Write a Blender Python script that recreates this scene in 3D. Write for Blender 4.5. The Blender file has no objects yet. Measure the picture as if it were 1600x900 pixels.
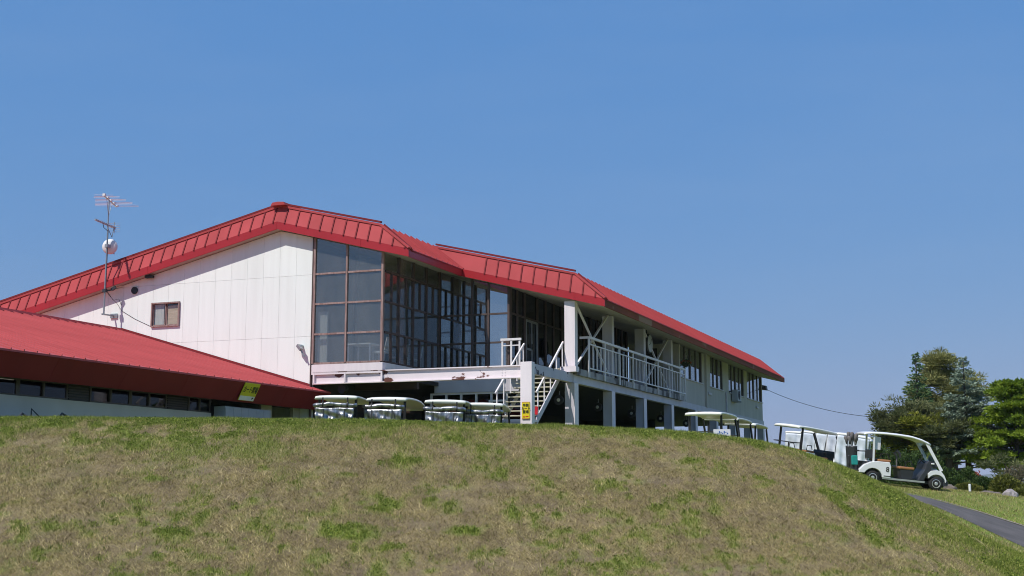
import bpy, math, random
import numpy as np
from mathutils import Vector, Matrix
random.seed(7); rng = np.random.default_rng(7)
S = bpy.context.scene; COL = S.collection
R = math.radians
# ---------------------------------------------------------------- camera, sky, sun, exposure
cam_d = bpy.data.cameras.new('camera'); cam = bpy.data.objects.new('camera', cam_d); COL.objects.link(cam)
cam_d.sensor_width = 36.0; cam_d.lens = 2030 / 1600 * 36; cam_d.clip_start = 0.1; cam_d.clip_end = 40000
cam.location = (0, 0, 0); cam.rotation_euler = (R(90) + math.atan2(310, 2030), 0, 0)
S.camera = cam
UX = Vector((0.930, -0.367, 0)).normalized(); VX = Vector((-UX.y, UX.x, 0))
ORG = Vector((0.4675, 40.0, 0)); RZ = math.atan2(UX.y, UX.x)
def B(u, v, z=0): return ORG + UX * u + VX * v + Vector((0, 0, z))
to_sun = (UX * -0.55 + VX * -1.0 + Vector((0, 0, 1.62))).normalized()
SUN_EL = math.asin(to_sun.z); SUN_AZ = math.atan2(to_sun.x, to_sun.y)
w = bpy.data.worlds.new('World'); S.world = w; w.use_nodes = True
wn = w.node_tree.nodes; wl = w.node_tree.links
sky = wn.new('ShaderNodeTexSky'); sky.sky_type = 'NISHITA'; sky.sun_disc = False
sky.sun_elevation = SUN_EL; sky.sun_rotation = SUN_AZ
sky.altitude = 0; sky.air_density = 2.0; sky.dust_density = 0.0; sky.ozone_density = 1.0
bg = wn['Background']; bg.inputs['Strength'].default_value = 0.10
wmx = wn.new('ShaderNodeMix'); wmx.data_type = 'RGBA'; wmx.inputs[0].default_value = 0.76      # clear blue air over the computed sky, the same in every direction
wmx.inputs[7].default_value = (0.038/.076, 0.175/.076, 0.474/.076, 1)
wl.new(sky.outputs[0], wmx.inputs[6])
wtc = wn.new('ShaderNodeTexCoord'); wmp = wn.new('ShaderNodeMapping'); wmp.inputs['Rotation'].default_value = (0.3, 0.2, 0.5); wmp.inputs['Scale'].default_value = (1.2, 3.5, 7.0); wl.new(wtc.outputs['Generated'], wmp.inputs[0])
wno = wn.new('ShaderNodeTexNoise'); wno.inputs['Scale'].default_value = 1.6; wno.inputs['Detail'].default_value = 7; wno.inputs['Roughness'].default_value = 0.6; wl.new(wmp.outputs[0], wno.inputs['Vector'])
wmr = wn.new('ShaderNodeMapRange'); wmr.inputs[1].default_value = 0.48; wmr.inputs[2].default_value = 0.80; wmr.inputs[3].default_value = 0; wmr.inputs[4].default_value = 0.055; wl.new(wno.outputs['Fac'], wmr.inputs[0])
wci = wn.new('ShaderNodeMix'); wci.data_type = 'RGBA'; wci.inputs[7].default_value = (5.5, 6.2, 7.0, 1)        # faint high cirrus
wl.new(wmr.outputs[0], wci.inputs[0]); wl.new(wmx.outputs[2], wci.inputs[6]); wl.new(wci.outputs[2], bg.inputs['Color'])
sd = bpy.data.lights.new('sun', 'SUN'); sun = bpy.data.objects.new('sun', sd); COL.objects.link(sun)
sd.energy = 4.6; sd.angle = R(0.53); sd.color = (1.0, 0.95, 0.88)
sun.rotation_euler = (-to_sun).to_track_quat('-Z', 'Y').to_euler(); sun.location = (0, 0, 60)
vs = S.view_settings; vs.view_transform = 'Standard'; vs.look = 'None'; vs.exposure = 0; vs.gamma = 1; vs.use_curve_mapping = False
S.cycles.filter_width = 1.0; S.cycles.max_bounces = 8; S.cycles.transparent_max_bounces = 12
# ---------------------------------------------------------------- materials
def new_mat(name):
    m = bpy.data.materials.new(name); m.use_nodes = True
    return m, m.node_tree.nodes, m.node_tree.links, m.node_tree.nodes['Principled BSDF']
def mix(n, l, fac, a, b):
    x = n.new('ShaderNodeMix'); x.data_type = 'RGBA'
    for k, val in ((6, a), (7, b)):
        if isinstance(val, tuple): x.inputs[k].default_value = (*val, 1) if len(val) == 3 else val
        else: l.new(val, x.inputs[k])
    if isinstance(fac, float): x.inputs[0].default_value = fac
    else: l.new(fac, x.inputs[0])
    return x.outputs[2]
def noise(n, l, scale, detail=4, coord='Object', stretch=None):
    tc = n.new('ShaderNodeTexCoord'); t = n.new('ShaderNodeTexNoise')
    t.inputs['Scale'].default_value = scale; t.inputs['Detail'].default_value = detail
    src = tc.outputs[coord]
    if stretch:
        mp = n.new('ShaderNodeMapping'); mp.inputs['Scale'].default_value = stretch; l.new(src, mp.inputs[0]); src = mp.outputs[0]
    l.new(src, t.inputs['Vector'])
    return t.outputs['Fac']
def ramp(n, l, fac, stops):
    r = n.new('ShaderNodeValToRGB'); e = r.color_ramp.elements
    while len(e) < len(stops): e.new(0.5)
    for k, (p, c) in enumerate(stops): e[k].position = p; e[k].color = (*c, 1)
    l.new(fac, r.inputs[0]); return r.outputs[0]
def mat(name, c, rough=0.6, c2=None, scale=2.0, stretch=None, bump=0.0, bscale=30, metal=0.0, spec=0.5, lo=0.35, hi=0.65, stain=None, sscale=1.5, sthr=0.62, sstretch=None, coat=0, var=0.0):
    m, n, l, p = new_mat(name)
    c2 = c2 or tuple(x * 0.85 for x in c)
    f = noise(n, l, scale, 5, stretch=stretch)
    col = ramp(n, l, f, [(lo, c2), (hi, c)])
    if stain:
        f2 = noise(n, l, sscale, 6, stretch=sstretch)
        r = n.new('ShaderNodeMapRange'); r.inputs[1].default_value = sthr; r.inputs[2].default_value = sthr + 0.025; l.new(f2, r.inputs[0])
        col = mix(n, l, r.outputs[0], col, stain)
    if var:
        oi = n.new('ShaderNodeObjectInfo'); rv = n.new('ShaderNodeMapRange'); rv.inputs[3].default_value = 1-var; rv.inputs[4].default_value = 1+var*0.6; l.new(oi.outputs['Random'], rv.inputs[0])
        hv = n.new('ShaderNodeHueSaturation'); l.new(rv.outputs[0], hv.inputs['Value']); l.new(col, hv.inputs['Color']); col = hv.outputs[0]
    l.new(col, p.inputs['Base Color'])
    p.inputs['Roughness'].default_value = rough; p.inputs['Metallic'].default_value = metal
    p.inputs['Specular IOR Level'].default_value = spec; p.inputs['Coat Weight'].default_value = coat
    if bump:
        b = n.new('ShaderNodeBump'); b.inputs['Strength'].default_value = bump; b.inputs['Distance'].default_value = 0.02
        l.new(noise(n, l, bscale, 4), b.inputs['Height']); l.new(b.outputs[0], p.inputs['Normal'])
    return m
def glass(name, refl, tint, dust=0.0):
    m, n, l, p = new_mat(name); n.remove(p)
    g = n.new('ShaderNodeBsdfGlossy'); g.inputs['Roughness'].default_value = 0.01; g.inputs['Color'].default_value = (0.92, 0.95, 1, 1)
    t = n.new('ShaderNodeBsdfTransparent'); t.inputs['Color'].default_value = (*tint, 1)
    ge = n.new('ShaderNodeNewGeometry'); dt = n.new('ShaderNodeVectorMath'); dt.operation = 'DOT_PRODUCT'; l.new(ge.outputs['Normal'], dt.inputs[0]); l.new(ge.outputs['Incoming'], dt.inputs[1])
    def mth(op, a, b=None):
        x = n.new('ShaderNodeMath'); x.operation = op
        for k, q in enumerate((a, b)):
            if q is None: continue
            if isinstance(q, (int, float)): x.inputs[k].default_value = q
            else: l.new(q, x.inputs[k])
        return x.outputs[0]
    sch = mth('POWER', mth('SUBTRACT', 1.0, mth('ABSOLUTE', dt.outputs['Value'])), 5.0)      # Schlick, the same from both sides of the pane
    mr = n.new('ShaderNodeMapRange'); mr.inputs[1].default_value = 0; mr.inputs[2].default_value = 1; mr.inputs[3].default_value = refl; mr.inputs[4].default_value = 1
    l.new(sch, mr.inputs[0])
    ms = n.new('ShaderNodeMixShader'); l.new(mr.outputs[0], ms.inputs[0]); l.new(t.outputs[0], ms.inputs[1]); l.new(g.outputs[0], ms.inputs[2])
    if dust:
        df = n.new('ShaderNodeBsdfDiffuse'); df.inputs['Color'].default_value = (0.72, 0.70, 0.66, 1); m2 = n.new('ShaderNodeMixShader')
        dr_ = n.new('ShaderNodeMapRange'); dr_.inputs[1].default_value = 0.3; dr_.inputs[2].default_value = 0.7; dr_.inputs[3].default_value = dust*0.7; dr_.inputs[4].default_value = dust*1.3; l.new(noise(n, l, 1.6, 5, stretch=(2, 2, 0.5)), dr_.inputs[0])
        l.new(dr_.outputs[0], m2.inputs[0]); l.new(ms.outputs[0], m2.inputs[1]); l.new(df.outputs[0], m2.inputs[2]); ms = m2
    l.new(ms.outputs[0], n['Material Output'].inputs[0]); return m
def leaf_mat(name, dark, light, trans=0.25, rough=0.6):
    m, n, l, p = new_mat(name)
    a = n.new('ShaderNodeAttribute'); a.attribute_name = 'rnd'
    col = ramp(n, l, a.outputs['Fac'], [(0.0, dark), (1.0, light)])
    l.new(col, p.inputs['Base Color']); p.inputs['Roughness'].default_value = rough; p.inputs['Specular IOR Level'].default_value = 0.3
    t = n.new('ShaderNodeBsdfTranslucent'); l.new(col, t.inputs['Color'])
    ms = n.new('ShaderNodeMixShader'); ms.inputs[0].default_value = trans
    l.new(p.outputs[0], ms.inputs[1]); l.new(t.outputs[0], ms.inputs[2]); l.new(ms.outputs[0], n['Material Output'].inputs[0])
    return m
M = {}
M['panel'] = mat('white_wall_panel', (0.835, 0.875, 0.835), 0.75, (0.79, 0.825, 0.785), 1.3, (4, 4, 0.28), 0.15, 60, var=0.035, lo=0.28, hi=0.6)
M['joint'] = mat('wall_joint', (0.70, 0.68, 0.66), 0.9)
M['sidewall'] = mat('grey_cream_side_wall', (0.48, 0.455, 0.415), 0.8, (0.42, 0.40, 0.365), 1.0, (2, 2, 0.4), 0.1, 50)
M['wingwall'] = mat('pale_wing_wall', (0.60, 0.55, 0.50), 0.8, (0.53, 0.485, 0.44), 1.0, None, 0.1, 40)
M['cream'] = mat('cream_inner_wall', (0.52, 0.50, 0.44), 0.85)
M['roof'] = mat('red_roof_paint', (0.46, 0.076, 0.080), 0.7, (0.39, 0.064, 0.066), 1.1, (1, 1, 1), 0.12, 3.0, spec=0.1, var=0.07)
M['roof_w'] = mat('faded_red_roof_paint', (0.53, 0.115, 0.118), 0.7, (0.46, 0.098, 0.10), 0.9, (1, 2.5, 1), 0.1, 3.0, spec=0.1, var=0.05)
M['roof_edge'] = mat('dark_red_trim_seam_shade', (0.21, 0.030, 0.034), 0.7, spec=0.1)
M['fascia'] = mat('glossy_red_fascia', (0.40, 0.020, 0.026), 0.35, (0.36, 0.018, 0.022), 1.0)
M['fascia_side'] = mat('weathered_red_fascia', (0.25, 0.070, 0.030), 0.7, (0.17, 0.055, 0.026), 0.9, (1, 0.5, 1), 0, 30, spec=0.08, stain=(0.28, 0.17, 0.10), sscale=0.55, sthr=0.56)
M['fascia_wing'] = mat('wing_red_fascia', (0.21, 0.020, 0.024), 0.6, (0.18, 0.016, 0.020), 1.0, None, 0.35, 2.2, spec=0.2, stain=(0.30, 0.12, 0.11), sscale=0.8, sthr=0.685)
M['soffit'] = mat('soffit_board', (0.46, 0.42, 0.35), 0.85, (0.38, 0.345, 0.29), 1.5)
M['pink'] = mat('pale_pink_steel', (0.80, 0.72, 0.73), 0.55, (0.74, 0.66, 0.68), 2.0, (3, 3, 0.6), 0.06, 40)
M['pink_rust'] = mat('pale_pink_steel_flaking', (0.80, 0.71, 0.72), 0.55, (0.75, 0.66, 0.68), 2.0, None, 0.06, 40, stain=(0.13, 0.045, 0.03), sscale=2.3, sthr=0.585, sstretch=(0.75, 1, 1.1))
M['grey_rust'] = mat('mauve_steel_flaking', (0.50, 0.47, 0.52), 0.55, (0.44, 0.41, 0.47), 2.0, None, 0.06, 40, stain=(0.04, 0.03, 0.04), sscale=3.0, sthr=0.59, sstretch=(1, 0.9, 0.9))
M['lav'] = mat('mauve_and_shaded_pink_steel', (0.56, 0.53, 0.58), 0.6, (0.50, 0.47, 0.52), 2.0, None, 0.06, 40)  # mauve parts, and pink-painted columns with their shade put into the colour
M['rail'] = mat('white_rail_paint', (0.78, 0.74, 0.75), 0.5, (0.70, 0.66, 0.67), 4)
M['mullion'] = mat('weathered_brown_mullion', (0.36, 0.245, 0.22), 0.6, (0.22, 0.13, 0.115), 3.0, (6, 6, 0.8))
M['mullion_d'] = mat('dark_brown_mullion', (0.10, 0.065, 0.058), 0.55, (0.07, 0.045, 0.04), 3.0)
M['frame_w'] = mat('bronze_window_frame', (0.07, 0.055, 0.05), 0.5)
M['black'] = mat('black_plastic', (0.018, 0.018, 0.02), 0.5)
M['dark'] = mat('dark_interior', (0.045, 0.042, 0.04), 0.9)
M['inner'] = mat('plain_interior_wall', (0.50, 0.46, 0.40), 0.9)
M['floor'] = mat('pale_floor', (0.38, 0.33, 0.27), 0.7)
M['concrete'] = mat('stained_concrete', (0.36, 0.34, 0.34), 0.85, (0.26, 0.25, 0.25), 1.6, None, 0.15, 30, stain=(0.10, 0.09, 0.09), sscale=2.6, sthr=0.545, sstretch=(1, 1, 0.4))
M['tread'] = mat('ribbed_stair_tread', (0.50, 0.47, 0.36), 0.7, (0.40, 0.37, 0.28), 5)
M['glass'] = glass('window_glass', 0.115, (0.78, 0.80, 0.80), 0.05); M['glass_r'] = glass('mirror_coated_glass', 0.42, (0.55, 0.58, 0.58), 0.02); M['screen'] = glass('clear_screen', 0.04, (0.93, 0.94, 0.94)); M['glass_wing'] = glass('shaded_window_glass', 0.03, (0.5, 0.5, 0.5))
M['glass_side'] = glass('window_glass_clear', 0.07, (0.84, 0.85, 0.84), 0.03)
M['glass_d'] = glass('dark_window_glass', 0.10, (0.35, 0.36, 0.36))
M['blind'] = mat('tan_blind', (0.62, 0.50, 0.36), 0.9, (0.50, 0.40, 0.28), 2, (1, 1, 8)); M['curtain'] = mat('pale_curtain', (0.62, 0.62, 0.58), 0.9, (0.5, 0.5, 0.46), 3, (8, 8, 0.3))
M['whitepl'] = mat('white_gloss_plastic', (0.83, 0.83, 0.83), 0.28, (0.80, 0.80, 0.80), 2, coat=0.3)
M['roofpl'] = mat('cream_white_cart_roof', (0.80, 0.80, 0.74), 0.4, (0.74, 0.74, 0.68), 2)
M['silver'] = mat('silver_cover_sheet', (0.40, 0.41, 0.43), 0.34, (0.13, 0.135, 0.145), 5.0, (1, 1.8, 1.0), 0.8, 9, metal=0.75)
M['whitesheet'] = mat('white_rain_sheet', (0.66, 0.71, 0.77), 0.45, (0.56, 0.61, 0.68), 3.0, None, 0.7, 5)
M['steel'] = mat('galvanised_steel', (0.42, 0.43, 0.44), 0.4, (0.34, 0.35, 0.36), 6, metal=0.6)
M['alu'] = mat('bright_aluminium', (0.75, 0.75, 0.76), 0.3, metal=0.8)
M['tyre'] = mat('black_rubber', (0.02, 0.02, 0.02), 0.85)
M['seat'] = mat('tan_vinyl', (0.36, 0.16, 0.06), 0.5)
M['charcoal'] = mat('charcoal_plastic', (0.035, 0.038, 0.045), 0.5)
M['teal'] = mat('turquoise_bag_fabric', (0.01, 0.30, 0.27), 0.7)
M['greyfab'] = mat('grey_bag_fabric', (0.16, 0.145, 0.14), 0.8)
M['yellow'] = mat('yellow_sign_board', (0.80, 0.62, 0.01), 0.5)
M['yellow_o'] = mat('olive_yellow_sign_board', (0.66, 0.60, 0.03), 0.5)
M['white'] = mat('white_sign_board', (0.8, 0.8, 0.8), 0.5)
M['ink'] = mat('black_sign_ink', (0.03, 0.03, 0.01), 0.6)
M['blueink'] = mat('blue_sign_ink', (0.05, 0.15, 0.45), 0.6)
M['redpl'] = mat('red_paint', (0.55, 0.01, 0.02), 0.4)
M['locker'] = mat('grey_blue_locker', (0.40, 0.42, 0.46), 0.5, (0.35, 0.37, 0.41), 2)
M['paper'] = mat('printed_paper', (0.75, 0.75, 0.77), 0.7, (0.60, 0.60, 0.64), 14, (1, 1, 3))
M['brass'] = mat('orange_wood', (0.50, 0.22, 0.06), 0.6)
M['bark'] = mat('grey_brown_bark', (0.10, 0.075, 0.06), 0.9, (0.05, 0.04, 0.033), 8, (2, 2, 0.4), 0.8, 14)
M['bark_l'] = mat('pale_bark', (0.24, 0.18, 0.14), 0.9, (0.15, 0.11, 0.09), 8, (2, 2, 0.4), 0.8, 14)
M['rock_d'] = mat('brown_rock', (0.20, 0.16, 0.13), 0.95, (0.10, 0.085, 0.075), 3, None, 0.9, 6); M['rock'] = mat('grey_pink_rock', (0.40, 0.35, 0.34), 0.9, (0.24, 0.21, 0.21), 3, None, 0.9, 6)
M['asphalt'] = mat('worn_asphalt', (0.125, 0.112, 0.105), 0.95, (0.085, 0.077, 0.073), 1.4, None, 0.6, 90)
M['kerb'] = mat('earthy_path_edge', (0.30, 0.24, 0.20), 0.9, (0.20, 0.15, 0.12), 5, None, 0.6, 40)
M['water'] = mat('sea_water', (0.02, 0.06, 0.12), 0.15)
M['hill'] = mat('wooded_hill', (0.05, 0.075, 0.035), 0.95, (0.03, 0.05, 0.025), 0.004)
lm, n_, l_, p_ = new_mat('lit_tube'); p_.inputs['Emission Color'].default_value = (1, 0.95, 0.75, 1); p_.inputs['Emission Strength'].default_value = 0.9; M['tube'] = lm
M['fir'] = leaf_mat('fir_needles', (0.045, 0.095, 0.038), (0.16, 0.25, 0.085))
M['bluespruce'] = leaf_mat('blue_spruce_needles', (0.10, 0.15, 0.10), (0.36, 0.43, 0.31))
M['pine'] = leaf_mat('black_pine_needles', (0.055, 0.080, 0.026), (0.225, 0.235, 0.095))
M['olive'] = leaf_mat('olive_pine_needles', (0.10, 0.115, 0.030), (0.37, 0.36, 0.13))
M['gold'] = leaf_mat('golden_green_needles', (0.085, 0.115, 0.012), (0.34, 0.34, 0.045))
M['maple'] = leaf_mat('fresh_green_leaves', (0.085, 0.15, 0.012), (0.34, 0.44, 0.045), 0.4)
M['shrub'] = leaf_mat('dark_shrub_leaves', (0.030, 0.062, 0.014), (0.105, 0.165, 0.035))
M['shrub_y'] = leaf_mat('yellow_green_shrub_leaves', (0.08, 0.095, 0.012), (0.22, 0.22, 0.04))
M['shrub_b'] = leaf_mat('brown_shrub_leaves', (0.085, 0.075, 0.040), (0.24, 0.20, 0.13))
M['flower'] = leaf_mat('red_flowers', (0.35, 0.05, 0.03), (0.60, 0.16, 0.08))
def grass_mat(name, blade):
    m, n, l, p = new_mat(name)
    g = n.new('ShaderNodeAttribute'); g.attribute_name = 'green'
    f1 = noise(n, l, 1.1, 6); f2 = noise(n, l, 9.0, 6); f3 = noise(n, l, 45.0, 3)
    if blade:
        r = n.new('ShaderNodeAttribute'); r.attribute_name = 'rnd'; f3 = r.outputs['Fac']
    dry = ramp(n, l, f3, [(0.05, (0.13, 0.095, 0.05)), (0.5, (0.365, 0.300, 0.135)), (0.95, (0.72, 0.60, 0.36))] if blade else [(0.3, (0.13, 0.095, 0.062)), (0.7, (0.265, 0.212, 0.115))])
    soil = ramp(n, l, f2, [(0.3, (0.12, 0.085, 0.066)), (0.7, (0.235, 0.185, 0.115))])
    rs = n.new('ShaderNodeMapRange'); rs.inputs[1].default_value = 0.50; rs.inputs[2].default_value = 0.66; l.new(f1, rs.inputs[0])
    tc = n.new('ShaderNodeTexCoord'); mp = n.new('ShaderNodeMapping'); mp.inputs['Rotation'].default_value = (0, 0, R(30)); mp.inputs['Scale'].default_value = (2.3, 0.9, 1); l.new(tc.outputs['Object'], mp.inputs[0])
    tn = n.new('ShaderNodeTexNoise'); tn.inputs['Scale'].default_value = 1.5; tn.inputs['Detail'].default_value = 7; tn.inputs['Roughness'].default_value = 0.65; l.new(mp.outputs[0], tn.inputs['Vector'])
    tone = ramp(n, l, tn.outputs['Fac'], [(0.28, (0.62, 0.57, 0.50)), (0.44, (0.92, 0.89, 0.80)), (0.58, (1.10, 1.08, 0.93)), (0.75, (1.30, 1.28, 1.05))])
    if not blade: dry = mix(n, l, rs.outputs[0], dry, soil)
    grn = ramp(n, l, f3, [(0.05, (0.06, 0.105, 0.010)), (0.55, (0.185, 0.255, 0.028)), (0.95, (0.43, 0.46, 0.10))])
    mu = n.new('ShaderNodeMix'); mu.data_type = 'RGBA'; mu.blend_type = 'MULTIPLY'; mu.inputs[0].default_value = 1.0; l.new(dry, mu.inputs[6]); l.new(tone, mu.inputs[7]); dry = mu.outputs[2]
    col = mix(n, l, g.outputs['Fac'], dry, grn)
    l.new(col, p.inputs['Base Color']); p.inputs['Roughness'].default_value = 0.8; p.inputs['Specular IOR Level'].default_value = 0.25
    if blade:
        t = n.new('ShaderNodeBsdfTranslucent'); l.new(col, t.inputs['Color']); ms = n.new('ShaderNodeMixShader'); ms.inputs[0].default_value = 0.25
        l.new(p.outputs[0], ms.inputs[1]); l.new(t.outputs[0], ms.inputs[2]); l.new(ms.outputs[0], n['Material Output'].inputs[0])
    else:
        b = n.new('ShaderNodeBump'); b.inputs['Strength'].default_value = 0.7; b.inputs['Distance'].default_value = 0.05; l.new(f2, b.inputs['Height']); l.new(b.outputs[0], p.inputs['Normal'])
    return m
M['turf'] = grass_mat('dry_turf', False); M['blade'] = grass_mat('grass_blades', True)
# ---------------------------------------------------------------- mesh helpers
class MB:
    def __init__(s): s.v = []; s.f = []
    def add(s, vs, fs):
        k = len(s.v); s.v += [tuple(p) for p in vs]; s.f += [tuple(i + k for i in f) for f in fs]; return s
    def box(s, x0, x1, y0, y1, z0, z1):
        return s.add([(x0,y0,z0),(x1,y0,z0),(x1,y1,z0),(x0,y1,z0),(x0,y0,z1),(x1,y0,z1),(x1,y1,z1),(x0,y1,z1)],
                     [(3,2,1,0),(4,5,6,7),(0,1,5,4),(1,2,6,5),(2,3,7,6),(3,0,4,7)])
    def hexa(s, p):
        return s.add(p, [(3,2,1,0),(4,5,6,7),(0,1,5,4),(1,2,6,5),(2,3,7,6),(3,0,4,7)])
    def slab(s, poly, off):        # extrude a 3-D polygon by a vector
        n = len(poly); off = Vector(off); a = [Vector(p) for p in poly]
        return s.add(a + [p + off for p in a], [tuple(range(n))[::-1], tuple(range(n, 2*n))] + [(i, (i+1) % n, n+(i+1) % n, n+i) for i in range(n)])
    def bar(s, p, q, w=0.05, h=None, up=(0,0,1)):
        h = h or w; p = Vector(p); q = Vector(q); d = (q-p).normalized(); up = Vector(up)
        if abs(d.dot(up)) > 0.98: up = Vector((0,1,0))
        x = d.cross(up).normalized() * w/2; y = x.cross(d).normalized() * h/2
        return s.hexa([p-x-y, p+x-y, p+x+y, p-x+y, q-x-y, q+x-y, q+x+y, q-x+y])
    def tube(s, pts, r, n=8, cap=True):
        pts = [Vector(p) for p in pts]; rr = r if isinstance(r, (list, tuple)) else [r]*len(pts); k0 = len(s.v); vs = []; fs = []
        ref = Vector((0.31, 0.17, 0.93))
        for i, p in enumerate(pts):
            d = (pts[min(i+1, len(pts)-1)] - pts[max(i-1, 0)]).normalized()
            if abs(d.dot(ref)) > 0.97: ref = Vector((0.9, 0.3, 0.1))
            a = d.cross(ref).normalized(); b = d.cross(a)
            for j in range(n):
                t = 2*math.pi*j/n; vs.append(p + (a*math.cos(t) + b*math.sin(t))*rr[i])
        for i in range(len(pts)-1):
            for j in range(n): fs.append((i*n+j, i*n+(j+1) % n, (i+1)*n+(j+1) % n, (i+1)*n+j))
        if cap: fs += [tuple(range(n))[::-1], tuple((len(pts)-1)*n + j for j in range(n))]
        return s.add(vs, fs)
    def lathe(s, prof, n=20, axis='z', c=(0,0,0)):    # prof: (radius, height)
        vs = []; fs = []
        for r, h in prof:
            for j in range(n):
                t = 2*math.pi*j/n; a, b = r*math.cos(t), r*math.sin(t)
                p = {'z': (a, b, h), 'y': (a, h, b), 'x': (h, a, b)}[axis]; vs.append((p[0]+c[0], p[1]+c[1], p[2]+c[2]))
        for i in range(len(prof)-1):
            for j in range(n): fs.append((i*n+j, i*n+(j+1) % n, (i+1)*n+(j+1) % n, (i+1)*n+j))
        fs += [tuple(range(n))[::-1], tuple((len(prof)-1)*n + j for j in range(n))]
        return s.add(vs, fs)
    def mesh(s, name, m, smooth=False):
        me = bpy.data.meshes.new(name); me.from_pydata(s.v, [], s.f); me.validate()
        me.materials.append(M[m] if isinstance(m, str) else m)
        if smooth:
            for p in me.polygons: p.use_smooth = True
        me.update(); return me
def obj(name, me, parent=None, loc=(0,0,0), rz=0):
    o = bpy.data.objects.new(name, me); COL.objects.link(o); o.location = loc
    if rz: o.rotation_euler = (0, 0, rz)
    if parent: o.parent = parent
    return o
def part(name, mb, m, parent, smooth=False, bevel=0, label=None):
    o = obj(name, mb.mesh(name, m, smooth), parent)
    import bmesh
    bm = bmesh.new(); bm.from_mesh(o.data); bmesh.ops.recalc_face_normals(bm, faces=bm.faces); bm.to_mesh(o.data); bm.free()
    if bevel:
        b = o.modifiers.new('bevel', 'BEVEL'); b.width = bevel; b.segments = 2; b.limit_method = 'ANGLE'
    if label: o['label'] = label
    return o
def thing(name, label, cat, loc=(0,0,0), rz=0, group=None):
    o = bpy.data.objects.new(name, None); COL.objects.link(o); o.location = loc; o.rotation_euler = (0, 0, rz); o.empty_display_size = 0.3
    return tag(o, label, cat, group)
def tag(o, label, cat, group=None):
    o['label'] = label; o['category'] = cat
    if group: o['group'] = group
    return o
def struct(name, me):
    o = obj(name, me); o['kind'] = 'structure'; return o
def dup_tree(o, parent=None):
    c = o.copy(); COL.objects.link(c)
    if parent: c.parent = parent
    for ch in list(o.children): dup_tree(ch, c)
    return c
def np_mesh(name, verts, faces, m, attrs=None, smooth=False):
    me = bpy.data.meshes.new(name); nv, nf, k = len(verts), len(faces), faces.shape[1]
    me.vertices.add(nv); me.vertices.foreach_set('co', np.ascontiguousarray(verts, dtype=np.float32).ravel())
    me.loops.add(nf*k); me.loops.foreach_set('vertex_index', np.ascontiguousarray(faces, dtype=np.int32).ravel())
    me.polygons.add(nf); me.polygons.foreach_set('loop_start', np.arange(0, nf*k, k, dtype=np.int32))
    me.polygons.foreach_set('use_smooth', np.full(nf, smooth))
    for a, val in (attrs or {}).items():
        at = me.attributes.new(a, 'FLOAT', 'POINT'); at.data.foreach_set('value', np.ascontiguousarray(val, dtype=np.float32))
    me.materials.append(M[m]); me.update(calc_edges=True); return me
def text_part(body, size, m, parent, loc, rot, name='lettering', wscale=1.0):
    cu = bpy.data.curves.new(name, 'FONT'); cu.body = body; cu.size = size; cu.align_x = 'CENTER'; cu.align_y = 'CENTER'; cu.extrude = 0.003; cu.space_line = 0.95
    cu.offset = size*0.012
    tmp = bpy.data.objects.new('tmp_text', cu); COL.objects.link(tmp)
    dg = bpy.context.evaluated_depsgraph_get(); me = bpy.data.meshes.new_from_object(tmp.evaluated_get(dg)); me.name = name
    bpy.data.objects.remove(tmp); bpy.data.curves.remove(cu)
    me.materials.clear(); me.materials.append(M[m])
    o = obj(name, me, parent, loc); o.rotation_euler = rot; o.scale = (wscale, 1, 1)
    return o
# ---------------------------------------------------------------- terrain
PXK  = np.array([-400,   0,  600,  900, 1050, 1150, 1200, 1260, 1320, 1380, 1430, 1500, 1560, 1620, 1800, 2200])
CRY  = np.array([ 652, 654,  658,  667,  675,  684,  692,  708,  730,  756,  781,  822,  855,  882,  930,  980])
CRD  = np.array([27.3,27.8, 29.6, 30.0, 30.0, 29.8, 29.6, 29.3, 29.0, 28.5, 28.0, 27.2, 26.5, 26.0, 24.5, 22])
CRZ  = (760 - CRY) * CRD / 2053
PLZ  = np.array([.92, .92,  .88,  .74,  .72,  .72,  .58,  .40,  .15,  .06, -.06, -.16, -.30, -.45, -.9, -1.5])    # ground 40-45 m out
RZ33 = np.array([.92, .92,  .88,  .74,  .72,  .68,  .50,  .30,  .05, -.25, -.42, -.72, -.95,-1.10, -1.5,-1.7])    # ground 33 m out
FAR  = np.array([.85, .85,  .85,  .85,  .85,  .85,  .85,  .78,  .50,  .05, -.05, -.15, -.22, -.28, -.5, -.9])    # 60 m
def vnoise(x, y, seed=0):
    xi = np.floor(x).astype(np.int64); yi = np.floor(y).astype(np.int64); fx = x-xi; fy = y-yi
    def h(a, b):
        q = (a*374761393 + b*668265263 + seed*974634533) & 0xffffffff; q = ((q ^ (q >> 13))*1274126177) & 0xffffffff
        return ((q ^ (q >> 16)) & 0xffff)/65535.0
    fx = fx*fx*(3-2*fx); fy = fy*fy*(3-2*fy)
    return (h(xi, yi)*(1-fx)+h(xi+1, yi)*fx)*(1-fy) + (h(xi, yi+1)*(1-fx)+h(xi+1, yi+1)*fx)*fy
def fbm(x, y, seed=0, o=4):
    s = 0; a = 0.5; t = 0
    for k in range(o): s = s + a*vnoise(x*2**k, y*2**k, seed+k); t += a; a *= 0.5
    return s/t
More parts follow.
